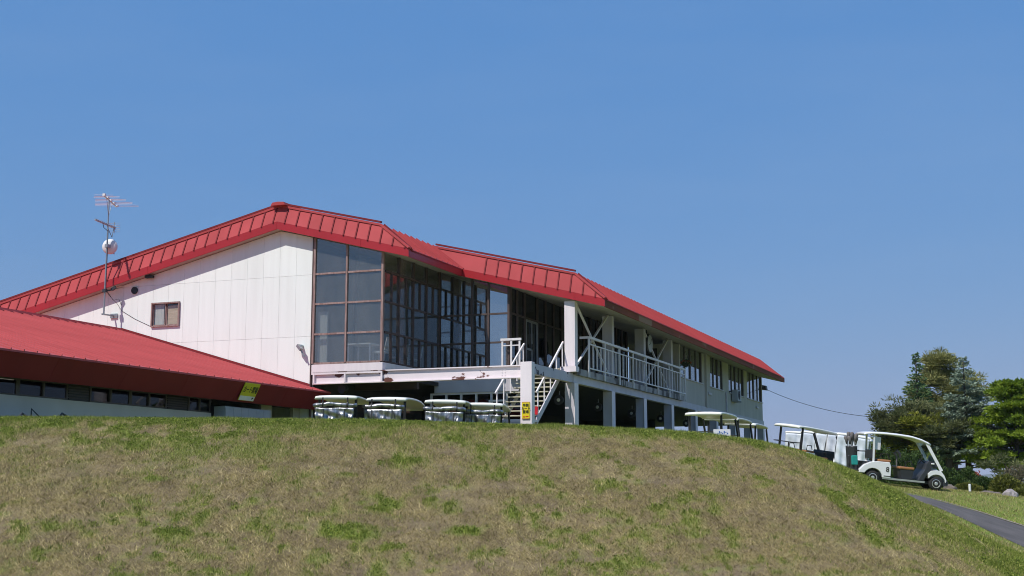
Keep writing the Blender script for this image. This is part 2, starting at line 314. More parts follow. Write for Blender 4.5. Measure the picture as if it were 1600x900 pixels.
def terr_raw(X, Y):
    Ys = np.maximum(Y, 6.0); px = np.clip(800 + 2053*X/Ys, -400, 2200)
    I = lambda arr: np.interp(px, PXK, arr)
    cd, cz = I(CRD), I(CRZ); flat = px*0
    ks = [(flat+2, flat-1.75), (flat+12, flat-1.72), (cd-11.5, -1.70+flat*0), (cd-2.2, cz-0.40+0.0*flat), (cd-0.7, cz-0.07), (cd, cz), (cd+0.9, cz-0.03), (cd+4.5, np.minimum(I(RZ33), cz-0.1)), (flat+42, I(PLZ)), (flat+60, I(FAR)), (flat+85, flat-1.0), (flat+160, flat-14), (flat+400, flat-45), (flat+30000, flat-60)]
    z = np.full_like(px, -1.75)
    for (y0, z0), (y1, z1) in zip(ks[:-1], ks[1:]):
        t = np.clip((Y-y0)/np.maximum(y1-y0, 1e-3), 0, 1); z = np.where(Y >= y0, z0+(z1-z0)*t, z)
    return z
gx = np.concatenate([[-9000, -3000, -900, -300, -120, -70, -45], np.arange(-30, 40.01, 0.2), [48, 60, 80, 120, 200, 400, 1000, 3000, 9000]])
gy = np.concatenate([[-900, -300, -100, -30, -8, 2, 8], np.arange(12, 78.01, 0.2), [85, 95, 110, 135, 170, 230, 320, 420, 700, 1500, 4000, 9000]])
GX, GY = np.meshgrid(gx, gy)
PATH_R = np.array([(19.5, 22), (17.2, 28), (15.45, 31.5), (13.8, 35.0), (12.7, 36.3), (11.4, 36.9), (10.0, 37.2), (8.0, 37.4), (4, 37.6)])
PATH_W = 3.0
def path_dist(X, Y):      # signed distance from the right/far edge, positive on the path
    best = np.full(X.shape, 1e9); sg = np.zeros(X.shape)
    for a, b in zip(PATH_R[:-1], PATH_R[1:]):
        d = b-a; L = np.hypot(*d); t = np.clip(((X-a[0])*d[0]+(Y-a[1])*d[1])/L**2, 0, 1)
        ex = X-(a[0]+t*d[0]); ey = Y-(a[1]+t*d[1]); dist = np.hypot(ex, ey); side = (d[0]*ey - d[1]*ex)/L
        up = dist < best; best = np.where(up, dist, best); sg = np.where(up, np.sign(side), sg)
    return best*sg
GZ = terr_raw(GX, GY)
for _ in range(5):         # soften the knots
    Z = GZ.copy(); Z[1:-1, 1:-1] = (GZ[1:-1, 1:-1]*2 + GZ[:-2, 1:-1] + GZ[2:, 1:-1] + GZ[1:-1, :-2] + GZ[1:-1, 2:])/6; GZ = Z
ins = (GX > -29) & (GX < 39) & (GY > 12) & (GY < 77)
bumps = (fbm(GX*0.55, GY*0.55, 3)-0.5)*0.16 + (fbm(GX*2.2, GY*2.2, 9)-0.5)*0.07
fadeb = np.clip((32-GY)/3, 0.12, 1)
cdist = np.abs(GY - np.interp(np.clip(800+2053*GX/np.maximum(GY, 6), -400, 2200), PXK, CRD))
fadeb = fadeb*np.clip(0.35 + cdist/4, 0, 1)
GZ = GZ + np.where(ins, bumps*fadeb, 0)
GZ0 = GZ.copy()
PD = path_dist(GX, GY)
onp = (PD > 0.25) & (PD < PATH_W-0.25) & ins
def terr(X, Y, G=None):
    G = GZ0 if G is None else G
    X = np.asarray(X, float); Y = np.asarray(Y, float)
    i = np.clip(np.searchsorted(gx, X)-1, 0, len(gx)-2); j = np.clip(np.searchsorted(gy, Y)-1, 0, len(gy)-2)
    tx = (X-gx[i])/(gx[i+1]-gx[i]); ty = (Y-gy[j])/(gy[j+1]-gy[j])
    return (G[j, i]*(1-tx)+G[j, i+1]*tx)*(1-ty) + (G[j+1, i]*(1-tx)+G[j+1, i+1]*tx)*ty
def gz(x, y): return float(terr(x, y))
GZ = np.where(onp, GZ-0.04, GZ)
# patches of live green grass on the dry bank (x, y, length, width)
PATCH = [(-2.05, 25.5, 0.32, 0.44), (-2.17, 22.82, 0.47, 0.46), (-1.48, 23.02, 0.29, 0.36), (-2.68, 25.02, 0.24, 0.38), (0.22, 22.8, 0.47, 0.52), (-3.16, 27.06, 0.34, 0.38), (-5.13, 20.46, 0.25, 0.48), (-6.27, 23.0, 0.25, 0.26), (-5.72, 26.58, 0.39, 0.44), (-5.57, 24.86, 0.22, 0.34), (-5.06, 28.88, 0.35, 1.0), (-8.41, 25.38, 0.35, 0.42), (-9.61, 24.82, 0.22, 0.36), (-0.79, 21.68, 0.42, 0.24), (-2.69, 21.28, 0.62, 0.46), (-0.3, 20.76, 0.36, 0.32), (6.37, 24.22, 0.41, 0.7), (6.28, 22.54, 0.44, 0.94), (4.69, 25.36, 0.31, 0.34), (-4.31, 26.82, 0.33, 0.26), (-4.53, 24.18, 0.18, 0.2), (-1.33, 27.3, 0.33, 0.3), (0.89, 22.8, 0.28, 0.24), (-8.53, 26.94, 0.39, 0.28), (3.65, 26.74, 0.33, 0.28), (-3.72, 21.8, 0.21, 0.3), (-1.82, 20.74, 0.3, 0.26), (1.39, 20.34, 0.25, 0.26), (8.69, 27.88, 0.54, 0.5), (6.17, 25.34, 0.31, 0.42), (-7.5, 26.1, 0.32, 0.28), (-9.86, 27.36, 0.47, 0.42), (-6.65, 27.3, 0.33, 0.32)]
def green_mask(X, Y):
    px = np.clip(800+2053*X/np.maximum(Y, 6), -400, 2200); cd = np.interp(px, PXK, CRD)
    n1 = fbm(X*1.5, Y*0.75, 21); n2 = fbm(X*3.6, Y*1.9, 33); n3 = fbm(X*0.4, Y*0.3, 41); n4 = fbm(X*8.0, Y*4.0, 55, 2)
    g = np.clip((n1-0.55)*2.2 + (n2-0.53)*2.4 + (n4-0.5)*3.2, 0, 1)*0.75*np.clip((n3-0.34)*5, 0.3, 1)
    top = np.clip((Y-(cd-1.0-1.2*(n1-0.3)*2))/0.7, 0, 1)                       # green strip along the crest
    leftup = np.clip((1000-px)/700, 0, 1)*np.clip((Y-(cd-6.0))/3.5, 0, 1)*np.clip((n1-0.37)*3+(n4-0.5)*1.8+(n2-.5), 0, 1)*0.88
    fl = np.clip((px-1180)/160, 0, 1)*np.clip((Y-(cd-4.6*np.clip((px-1100)/300, 0.2, 1)))/2.2, 0, 1)*np.clip(0.66+1.3*(n1-0.4)+1.3*(n2-0.5)+1.0*(n4-0.5), 0, 1)
    g = np.maximum.reduce([g, top*np.clip(0.80+1.2*(n2-0.5)+0.8*(n4-0.5), 0, 1), leftup, fl])
    for (x, y, a, b) in PATCH:
        dx = (X-x)/a; dy = (Y-y)/b; d = dx*dx+dy*dy
        g = np.maximum(g, np.clip((0.95-d)*0.9 + (n2-0.5)*2.4 + (n1-0.5)*0.8 + (n4-0.5)*2.4, 0, 1)*0.92)
    return np.clip(g, 0, 1)
GREEN = np.where(ins, green_mask(GX, GY), 0.8)
ny, nx = GX.shape
idx = np.arange(nx*ny).reshape(ny, nx)
F = np.stack([idx[:-1, :-1], idx[:-1, 1:], idx[1:, 1:], idx[1:, :-1]], -1).reshape(-1, 4)
ground = struct('ground', np_mesh('ground', np.stack([GX, GY, GZ], -1).reshape(-1, 3), F, 'turf', {'green': GREEN.ravel()}, True))
# cart path
def offset_line(d):
    P_ = PATH_R; out = []
    for i in range(len(P_)):
        t = P_[min(i+1, len(P_)-1)]-P_[max(i-1, 0)]; t = t/np.hypot(*t); out.append(P_[i]+np.array([-t[1], t[0]])*d)
    return np.array(out)
def resample(L_, k=12):
    return np.concatenate([np.linspace(a, b, k, endpoint=False) for a, b in zip(L_[:-1], L_[1:])]+[L_[-1:]])
def strip(name, d0, d1, nd, lift, m):
    rows = [resample(offset_line(d)) for d in np.linspace(d0, d1, nd)]
    V = np.array(rows); zz = terr(V[..., 0], V[..., 1]) + lift; V = np.concatenate([V, zz[..., None]], -1); a, b = V.shape[:2]
    ii = np.arange(a*b).reshape(a, b); f = np.stack([ii[:-1, :-1], ii[:-1, 1:], ii[1:, 1:], ii[1:, :-1]], -1).reshape(-1, 4)
    return np_mesh(name, V.reshape(-1, 3), f, m, None, True)
struct('path', strip('path', 0.0, PATH_W, 12, 0.012, 'asphalt'))
struct('path_edge', strip('path_edge', -0.16, 0.03, 3, 0.03, 'kerb'))
# sea and far hills
me = bpy.data.meshes.new('sea'); me.from_pydata([(-8900, 420, -44), (8900, 420, -44), (8900, 8990, -44), (-8900, 8990, -44)], [], [(0, 1, 2, 3)]); me.materials.append(M['water']); struct('sea', me)
hv = []; hf = []
for k in range(61):
    x = 900 + k*70; y = 5600
    h = 10 + 120*math.exp(-((x-2350)/430)**2) + 55*math.exp(-((x-3000)/300)**2) + 40*math.exp(-((x-1750)/260)**2) + 8*math.sin(k*1.7)+5*math.sin(k*3.1)
    hv += [(x, y-500, -50), (x, y, -44+h), (x, y+900, -50)]
for k in range(60):
    a = k*3; hf += [(a, a+3, a+4, a+1), (a+1, a+4, a+5, a+2)]
me = bpy.data.meshes.new('hills'); me.from_pydata(hv, [], hf); me.materials.append(M['hill']); struct('hills', me)

# thin sea air
hz = MB(); hz.box(-9200, 9200, -1000, 9200, -62, 150)
hm = bpy.data.materials.new('haze_air'); hm.use_nodes = True; hm.node_tree.nodes.remove(hm.node_tree.nodes['Principled BSDF'])
pv = hm.node_tree.nodes.new('ShaderNodeVolumePrincipled'); pv.inputs['Color'].default_value = (0.82, 0.88, 0.96, 1); pv.inputs['Density'].default_value = 0.00012; pv.inputs['Anisotropy'].default_value = 0.0
hm.node_tree.links.new(pv.outputs[0], hm.node_tree.nodes['Material Output'].inputs['Volume'])
hzo = obj('haze', hz.mesh('haze', hm)); hzo['kind'] = 'stuff'; hzo['label'] = 'thin pale sea haze in the far air'
# ================================================================ CLUBHOUSE (local axes: x = u along the gable, y = v into the depth, z up)
UA, ZA = -8.9, 8.57                     # ridge
def zs(u): return ZA - (0.255 if u > UA else 0.233)*abs(u-UA)          # soffit / fascia bottom
def zb(u): return zs(u) + 0.26                                          # fascia top = foot of the sloping roof edge
def zt(u): return 9.40 - (0.245 if u > UA else 0.230)*abs(u-UA)        # roof surface
EV1, EV2 = -3.95, 1.29; BR1, BR2 = -5.10, 0.16; UL = -22.5             # eaves, slope breaks, left end
F1, F2 = -0.32, 3.95; SB = 0.24; VE = 38.6
GLZ2 = 4.41; UG1, UG2, UWL = -5.03, -2.36, -7.63
FZ = 3.95                                # upper floor
club = thing('clubhouse', 'white gabled golf clubhouse with red metal roof and corner glazing on steel columns', 'clubhouse', ORG, RZ)
P = lambda name, mb, m, parent=club, **k: part(name, mb, m, parent, **k)
# --- roof deck
rd = MB()
rd.slab([(UL, F1+SB, zt(UL)), (UA, F1+SB, zt(UA)), (UA, VE-1, zt(UA)), (UL, VE-1, zt(UL))], (0, 0, -0.08))
rd.slab([(UA, F1+SB, zt(UA)), (BR1, F1+SB, zt(BR1)), (BR1, F2+SB, zt(BR1)), (UA, F2+SB, zt(UA))], (0, 0, -0.08))
rd.slab([(UA, F2+SB, zt(UA)), (BR2, F2+SB, zt(BR2)), (BR2, VE-1, zt(BR2)), (UA, VE-1, zt(UA))], (0, 0, -0.08))
P('roof', rd, 'roof')
fe = MB(); fe.slab([(BR2, VE-1, zt(BR2)-.01), (EV2, VE, zb(EV2)), (-9, VE, zb(-9)), (-9, VE-1, zt(-9)-.01)], (0, 0, -0.06)); P('end_roof_slope', fe, 'roof')
# --- sloping front edge: one sheet per panel, each with its seam
def edge_pt(u, t, v0): return (u, v0 + SB*t, zb(u) + (zt(u)-zb(u))*t)
def tmax(u, br, ev): return 1.0 if u <= br else max(0.0, (ev-u)/(ev-br))
def edge_panels(u0, u1, v0, br, ev, first=0.0):
    us = [u0]; s = 0.45; k = math.ceil((u0+first)/s)
    x = u0 + first if first else u0 + s
    while x < u1-0.05: us.append(x); x += s
    us.append(u1)
    for a, b in zip(us[:-1], us[1:]):
        cuts = [a] + ([UA] if a < UA < b else []) + ([br] if a < br < b else []) + [b]
        top = [edge_pt(c, tmax(c, br, ev), v0) for c in reversed(cuts)]; bot = [edge_pt(c, 0, v0) for c in cuts]
        poly = bot + [p for p in top if True]
        if tmax(b, br, ev) <= 0: poly = bot + top[1:]
        mb = MB(); mb.slab(poly, (0, 0.02, -0.006)); P('roof_panel', mb, 'roof')
        if tmax(b, br, ev) > 0.08:
            t = tmax(b, br, ev); p = Vector(edge_pt(b, -0.02, v0)) + Vector((0, -0.015, 0)); q = Vector(edge_pt(b, t, v0)) + Vector((0, -0.015, 0))
            sm = MB(); sm.bar(p, q, 0.026, 0.045, (1, 0, 0)); P('roof_seam', sm, 'roof_edge')  # lap shadow along the seam painted in as dark red
edge_panels(UL, EV1, F1, BR1, EV1, 0.4)
edge_panels(-5.3, EV2, F2, BR2, EV2, 2.2)
# top trims along the edge and hip trims
def trim(pts, wd, h, m='roof', name='roof_trim', dv=0):
    for p, q in zip(pts[:-1], pts[1:]):
        t = MB(); t.bar(Vector(p)+Vector((0, dv, 0)), Vector(q)+Vector((0, dv, 0)), wd, h); P(name, t, m)
trim([edge_pt(UL, 1.02, F1), edge_pt(UA, 1.02, F1), edge_pt(BR1, 1.02, F1)], 0.10, 0.07)
trim([edge_pt(UL, 1.18, F1), edge_pt(UA, 1.18, F1), edge_pt(BR1, 1.18, F1)], 0.10, 0.06, 'roof_edge')
trim([edge_pt(-5.1, 1.02, F2), edge_pt(BR2, 1.02, F2)], 0.10, 0.07)
trim([edge_pt(-5.1, 1.18, F2), edge_pt(BR2, 1.18, F2)], 0.10, 0.06, 'roof_edge')
for br, ev, v0 in ((BR1, EV1, F1), (BR2, EV2, F2)):
    trim([edge_pt(br, 1.03, v0), (ev+.02, v0-.02, zb(ev)+.03)], 0.09, 0.06)
    trim([(br+.10, v0+SB+.06, zt(br)+.02), (ev+.03, v0+.14, zb(ev)+.03)], 0.05, 0.05, 'roof_edge')
rc = MB(); rc.slab([(UA-.28, F1+.02, zt(UA)+.0), (UA+.28, F1+.02, zt(UA)+.0), (UA+.22, F1+.02, zt(UA)+.10), (UA, F1+.02, zt(UA)+.12), (UA-.22, F1+.02, zt(UA)+.10)], (0, 36, 0)); P('ridge_cap', rc, 'roof')
# --- side slopes: shared sheet with one seam, copied along the eave
def side_pans(br, ev, va, vb):
    s = 0.45; sl = MB(); a = Vector((br, 0, zt(br))); b = Vector((ev+.03, 0, zb(ev)-0.01))
    sl.slab([a, b, b+Vector((0, s-.004, 0)), a+Vector((0, s-.004, 0))], (0, 0, -0.03))
    up = Vector((0, 0, .028)); sl.bar(a+up+Vector((0, .02, 0)), b+up+Vector((.012, .02, -.012)), 0.028, 0.055)
    me = sl.mesh('side_roof_sheet', 'roof'); n = int((vb-va)/s)
    for k in range(n): obj('side_roof_sheet', me, club, (0, va+k*s, 0))
side_pans(BR1, EV1, F1+.2, F2+.75); side_pans(BR2, EV2, F2+.2, VE-.9)
# filler below the two hips
for br, ev, v0 in ((BR1, EV1, F1), (BR2, EV2, F2)):
    h = MB(); h.slab([(br, v0+SB, zt(br)-.035), (ev, v0, zb(ev)-.035), (ev, v0+.5, zb(ev)-.035), (br, v0+.5, zt(br)-.035)], (0, 0, -0.03)); P('hip_filler', h, 'roof')
hv_ = MB(); hv_.slab([(BR2, VE-1.4, zt(BR2)-.03), (EV2, VE-1.4, zb(EV2)-.03), (EV2, VE, zb(EV2)-.03), (BR2, VE-1, zt(BR2)-.03)], (0, 0, -.03)); P('hip_filler', hv_, 'roof')
# --- fascias
def rake_fascia(u0, u1, v0, m='fascia'):
    L_ = [u0]; x = u0
    while x + 4.2 < u1-0.5: x += 4.2; L_.append(x)
    L_.append(u1)
    if L_[0] < UA < L_[-1]: L_ = sorted(set(L_ + [UA]))
    for a, b in zip(L_[:-1], L_[1:]):
        f = MB(); f.slab([(a+.003, v0, zs(a)), (b-.003, v0, zs(b)), (b-.003, v0, zb(b)-.004), (a+.003, v0, zb(a)-.004)], (0, 0.05, 0)); P('fascia_board', f, m)
rake_fascia(UL, EV1, F1); rake_fascia(EV1-.02, EV2, F2)
def side_fascia(ev, va, vb, m, step=4.2):
    v = va
    while v < vb-.05:
        b = min(v+step, vb); f = MB(); f.box(ev-.05, ev, v+.003, b-.003, zs(ev), zb(ev)-.03); P('fascia_board', f, m); v = b
side_fascia(EV1, F1+.052, F2-.003, 'fascia'); side_fascia(EV2, F2+.052, VE, 'fascia_side')
f = MB(); f.slab([(-8, VE-.05, zs(-8)), (EV2-.055, VE-.05, zs(EV2)), (EV2-.055, VE-.05, zb(EV2)-.03), (-8, VE-.05, zb(-8)-.03)], (0, .05, 0)); P('fascia_board', f, 'fascia_side')
# --- soffits / ceilings
def soff(u0, u1, v0, v1, m='soffit', dz=0.012):
    s = MB(); s.slab([(u0, v0, zs(u0)+dz), (u1, v0, zs(u1)+dz), (u1, v1, zs(u1)+dz), (u0, v1, zs(u0)+dz)], (0, 0, 0.05)); P('soffit', s, m)
soff(UL, UA, F1+.052, VE-.06); soff(UA, EV1-.052, F1+.052, F2+.3); soff(UA, EV2-.052, F2+.302, VE-.06)
soff(EV1-.05, EV2-.052, F2+.052, F2+.30)
# --- gable wall: panels with recessed joints
PWD = 0.64; rows = [0.9, 2.85, 4.92, 6.99, 9.2]
back = MB(); back.slab([(UL, .08, .85), (UWL-.02, .08, .85), (UWL-.02, .08, zs(UWL)), (UA, .08, zs(UA)), (UL, .08, zs(UL))], (0, .12, 0)); P('gable_wall', back, 'joint')
x = UWL-.02
WIN = (-14.08, -12.90, 5.50, 6.36)
while x > UL + .1:
    a, b = max(x-PWD, UL), x; x -= PWD
    for z0, z1 in zip(rows[:-1], rows[1:]):
        g = .003; al, bl = a+g, b-g
        za, zc = zs(al)-.01, zs(bl)-.01
        if min(za, zc) <= z0+.03: 
            if max(za, zc) <= z0 + .03: continue
        ztop = [min(z1-g, za), min(z1-g, zc)]
        segs = [(al, bl, z0+g, ztop)]
        # cut for the small window
        if bl > WIN[0] and al < WIN[1] and z0 < WIN[3] and z1 > WIN[2]:
            segs = []
            if al < WIN[0]: segs.append((al, WIN[0], z0+g, ztop))
            if bl > WIN[1]: segs.append((WIN[1], bl, z0+g, ztop))
            m0, m1 = max(al, WIN[0]), min(bl, WIN[1])
            segs.append((m0, m1, z0+g, [WIN[2]]*2)); segs.append((m0, m1, WIN[3], ztop))
        for (p0, p1, zz, tp) in segs:
            if p1-p0 < .01 or max(tp)-zz < .02: continue
            mbx = MB(); pl = [(p0, 0, zz), (p1, 0, zz), (p1, 0, max(tp[1], zz+.001)), (p0, 0, max(tp[0], zz+.001))]
            mbx.slab(pl, (0, .078, 0)); P('wall_panel', mbx, 'panel')
# small window
win = P('window', MB().box(WIN[0], WIN[1], .062, .075, WIN[2], WIN[3]), 'dark')
a, b, c, d = WIN
fr = MB(); fr.box(a, b, -.06, .06, d-.05, d).box(a, b, -.06, .06, c, c+.05).box(a, a+.05, -.06, .06, c+.051, d-.051).box(b-.05, b, -.06, .06, c+.051, d-.051); part('frame', fr, 'mullion', win)
for k in range(2):
    xa = a+.06+k*.54; s = MB(); s.box(xa, xa+.03, .0+.02*k, .03+.02*k, c+.052, d-.052).box(xa+.49, xa+.52, .0+.02*k, .03+.02*k, c+.052, d-.052).box(xa+.031, xa+.489, .0+.02*k, .03+.02*k, c+.052, c+.085); part('sash', s, 'mullion', win)
    part('pane', MB().box(xa+.031, xa+.489, .012+.02*k, .018+.02*k, c+.086, d-.052), 'screen', win)
part('curtain', MB().box(a+.07, a+.48, .05, .056, c+.06, d-.06), 'curtain', win); part('blind', MB().box(a+.56, b-.07, .05, .056, c+.06, d-.12), 'blind', win)
P('round_vent', MB().lathe([(.13, -.05), (.13, 0)], 16, 'y', (-14.84, 0, 6.85)), 'black')
wlmp = P('wall_lamp', MB().lathe([(.03, -.16), (.05, -.14), (.05, 0)], 10, 'y', (-7.98, 0, 4.6)), 'steel')
part('lamp_head', MB().bar((-8.06, -.16, 4.62), (-7.9, -.2, 4.46), .12, .10).bar((-7.93, -.18, 4.45), (-7.80, -.14, 4.22), .05), 'steel', wlmp)
P('soffit_lamp', MB().box(-14.3, -14.0, -.2, -.05, zs(-14.2)-.10, zs(-14.2)-.01), 'black')
# --- glazing helper: uprights + transoms + panes, in a plane of constant y (axis 'u') or constant x (axis 'v')
def place(axis, c, t0, t1, z0, z1, d0, d1):
    return (t0, t1, c+d0, c+d1, z0, z1) if axis == 'u' else (c-d1, c-d0, t0, t1, z0, z1)
def glazing(axis, c, ts, zrow, top, mm, gm, mw=.06, ends=(1, 1), tm=None, skip=()):
    for i, t in enumerate(ts):
        if (i == 0 and not ends[0]) or (i == len(ts)-1 and not ends[1]): continue
        wd = mw*1.3 if i in (0, len(ts)-1) else mw
        P('mullion', MB().box(*place(axis, c, t-wd/2, t+wd/2, zrow[0], top(t)-.0, -.05, .06)), mm)
    for i, (a, b) in enumerate(zip(ts[:-1], ts[1:])):
        for k, z in enumerate(zrow):
            P('transom', MB().box(*place(axis, c, a+mw/2+.012, b-mw/2-.012, z-.03, z+.03, -.04, .05)), tm or mm)
        zz = zrow + [None]
        for z0, z1 in zip(zz[:-1], zz[1:]):
            a2, b2 = a+mw/2, b-mw/2
            if z1: pl = [(a2, z0+.031), (b2, z0+.031), (b2, z1-.031), (a2, z1-.031)]
            else:
                if top((a+b)/2)-z0 < .08: continue
                pl = [(a2, z0+.031), (b2, z0+.031), (b2, top(b2)), (a2, top(a2))]
            # each pane hangs a hair out of true
            e = [random.uniform(-.0018, .0018) for _ in pl]
            if axis == 'u': pts = [(t, c+e_, z) for (t, z), e_ in zip(pl, e)]; off = (0, .006, 0)
            else: pts = [(c+e_, t, z) for (t, z), e_ in zip(pl, e)]; off = (-.006, 0, 0)
            P('pane', MB().slab(pts, off), gm)
# front glazing, recessed glazing, side glazing of the bay
ROW = [4.0, 4.97, 5.98, 6.99]
glazing('u', 0.0, [UWL+.06, -6.35, UG1], ROW, lambda u: zs(u)-.002, 'mullion', 'glass')
glazing('v', UG1, [0.09, 1.15, 2.25, 3.30, GLZ2], ROW, lambda v: zs(UG1)-.004, 'mullion_d', 'glass_side', ends=(0, 1))
glazing('u', GLZ2, [UG1+.05, -3.75, -3.14+.02, UG2], [4.0, 4.97, 5.98], lambda u: zs(u)-.002, 'mullion_d', 'glass_r', ends=(0, 1))
for t in (0.62, 1.70, 2.78, 3.85):
    for z0, z1 in ((4.03, 4.94), (6.01, 6.96)): P('mullion', MB().box(*place('v', UG1, t-.03, t+.03, z0, z1, -.04, .045)), 'mullion_d')
P('glazing_post', MB().box(UWL-.015, UWL+.02, -.06, .05, .9, zs(UWL)-.01), 'mullion_d')
# --- side wall to the balcony: dark timber and glass, with a door
ts = [GLZ2+.09, 5.15, 5.9, 7.2, 8.1, 9.0, 9.9, 10.8, 11.7, 12.6, 13.5, 14.4, 15.3, 16.2, 17.1, 18.0, 18.75]
glazing('v', UG2, ts, [4.0, 6.0], lambda v: zs(UG2)-.004, 'mullion_d', 'glass_d', mw=.10)
dr = P('balcony_door', MB().box(UG2+.02, UG2+.06, 5.97, 7.14, 5.88, 5.95).box(UG2+.02, UG2+.06, 5.97, 6.03, FZ+.02, 5.879).box(UG2+.02, UG2+.06, 7.08, 7.14, FZ+.02, 5.879).box(UG2+.02, UG2+.06, 6.53, 6.58, FZ+.02, 5.879).box(UG2+.02, UG2+.055, 6.031, 6.529, 4.85, 4.93), 'steel')
part('handle', MB().box(UG2+.061, UG2+.09, 6.48, 6.51, 4.9, 5.1), 'black', dr)
# --- sill box, floor slab, inner walls
P('sill_box', MB().box(UWL+.03, UG1+.05, -.04, .25, 3.63, 3.965).box(UG1-.25, UG1+.05, .251, GLZ2-.06, 3.63, 3.965), 'pink')
P('upper_floor', MB().box(UL+.2, UG1-.26, .26, 38, 3.62, 3.93).box(UG1-.255, UG2-.05, GLZ2+.06, 38, 3.62, 3.93), 'floor')
P('inner_wall', MB().box(UWL-.12, UWL-.02, 3.2, 14, 3.94, zs(UWL)-.02), 'inner')
P('inner_wall', MB().box(-7.6, UG2-.1, 14, 14.1, 3.94, 6.85), 'inner')
P('inner_wall', MB().box(-12.0, UWL-.13, 3.0, 3.1, 3.94, 7.6), 'cream')
P('inner_column', MB().box(-5.5, -5.28, 1.95, 2.15, 3.94, zs(-5.4)-.01), 'mullion')
P('curtain', MB().box(-7.50, -7.15, .16, .22, 3.97, 5.75), 'curtain')
P('curtain', MB().box(-2.85, -2.50, GLZ2+.25, GLZ2+.30, 3.97, 5.4), 'curtain')
P('notice_board', MB().slab([(-4.7, 5.2, 4.3), (-4.1, 5.6, 4.3), (-4.15, 5.7, 5.7), (-4.6, 5.4, 5.7)], (0, .04, 0)), 'cream')
P('bulkhead', MB().box(-7.5, UG2-.15, 9.5, 9.7, 5.9, 6.7), 'dark')
# --- beams and frame below
fb = MB(); fb.box(UWL+.08, -.19, .03, .05, 3.35, 3.68).box(UWL+.08, -.19, -.04, .14, 3.681, 3.715).box(UWL+.08, -.19, -.04, .14, 3.315, 3.349)
P('front_beam', fb, 'pink_rust')
for xs in (UWL+.12, -6.35, UG1+.02): P('beam_stiffener', MB().box(xs-.03, xs+.03, -.045, .029, 3.35, 3.68), 'pink')
bp = MB()
for i in range(2):
    for j in range(3): bp.lathe([(.018, .014), (.018, .032)], 6, 'y', (-.85+i*.10, 0, 3.42+j*.09))
P('beam_bolts', bp, 'pink')
P('front_post', MB().box(-.19, .19, -.10, .16, .8, 3.80), 'pink', bevel=.012)
sb = MB(); sb.box(-.03, -.01, .16, 4.05, 3.50, 3.74).box(-.10, .10, .16, 4.05, 3.741, 3.775).box(-.10, .10, .16, 4.05, 3.465, 3.499); P('side_beam', MB().box(-.08, .10, .162, 4.06, 3.46, 3.775), 'grey_rust')
colv = [4.25, 8.5, 12.8, 17.1, 21.4, 25.7, 30.0, 34.0, 37.8]
for k, v in enumerate(colv):
    lc = MB().box(-.20, .14, v-.16, v+.16, .7, 3.455); P('lower_column', lc, 'lav', bevel=.01)  # pink paint standing in shade, the shade mixed into the mauve
    P('column_flange', MB().box(.141, .165, v-.20, v+.20, .7, 3.45), 'pink')
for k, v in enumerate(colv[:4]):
    P('upper_column', MB().box(-.21, .17, v-.14, v+.14, FZ-.2, zs(.17)-.01), 'pink' if k == 0 else 'lav', bevel=.01)  # past the first, the roof's shade is put into the column colour
for v0, v1 in zip([4.06]+colv[1:], colv[1:]+[38.1]):
    P('side_beam', MB().box(-.08, .12, v0+.003, v1-.003, 3.46, 3.725), 'lav')
P('bracket_box', MB().box(-.25, .32, 3.75, 4.08, 3.80, 3.98), 'pink_rust')
for v0, v1 in zip(np.arange(4.1, 18.7, 1.85), np.arange(4.1, 18.7, 1.85)+1.85):
    P('balcony_slab', MB().box(UG2+.06, .24, v0, min(v1, 18.8)-.006, 3.728, FZ-.005), 'concrete')
# cross bracing
for v0, v1 in ((4.42, 8.34), (12.96, 16.94)):
    for (z0, z1), off in (((FZ, 6.27), .0), ((6.27, FZ), .045)):
        P('cross_brace', MB().bar((.02+off, v0, z0), (.02+off, v1, z1), .07, .05), 'rail')
# ground floor front under the glass
P('spandrel_panel', MB().box(-5.15, -3.85, GLZ2-.1, GLZ2-.02, 3.25, 3.68), 'lav'); P('spandrel_panel', MB().box(-3.845, UG2-.0, GLZ2-.1, GLZ2-.02, 3.25, 3.68), 'lav'); 
P('spandrel_panel', MB().box(UG2+.003, -1.75, GLZ2-.1, GLZ2-.02, 3.25, 3.68), 'lav')
for xs in np.arange(-5.30, -1.9, .575): P('shopfront_upright', MB().box(xs-.035, xs+.035, GLZ2-.05, GLZ2+.02, .85, 3.18), 'rail')
P('shopfront_head', MB().box(-5.33, -1.8, GLZ2-.055, GLZ2+.02, 3.181, 3.245), 'rail')
ds = P('shopfront_door', MB().box(-3.05, -2.4, GLZ2-.16, GLZ2-.10, 2.90, 2.96).box(-3.05, -2.99, GLZ2-.16, GLZ2-.10, .86, 2.899).box(-2.46, -2.4, GLZ2-.16, GLZ2-.10, .86, 2.899), 'rail')
P('shopfront_glass', MB().box(-5.3, -1.9, GLZ2+.03, GLZ2+.04, .86, 3.2), 'glass_wing')
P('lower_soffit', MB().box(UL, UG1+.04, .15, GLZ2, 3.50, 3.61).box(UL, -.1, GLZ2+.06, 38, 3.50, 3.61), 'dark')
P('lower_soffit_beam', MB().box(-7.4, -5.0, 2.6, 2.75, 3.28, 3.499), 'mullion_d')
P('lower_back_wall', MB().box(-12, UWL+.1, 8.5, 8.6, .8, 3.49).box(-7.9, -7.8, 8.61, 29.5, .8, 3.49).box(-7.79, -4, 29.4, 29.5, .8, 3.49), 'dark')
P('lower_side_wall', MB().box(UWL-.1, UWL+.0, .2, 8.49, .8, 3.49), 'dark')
P('loudspeaker', MB().lathe([(.15, 0), (.17, .05), (.15, .22)], 14, 'y', (-6.62, .25, 3.17)), 'black')
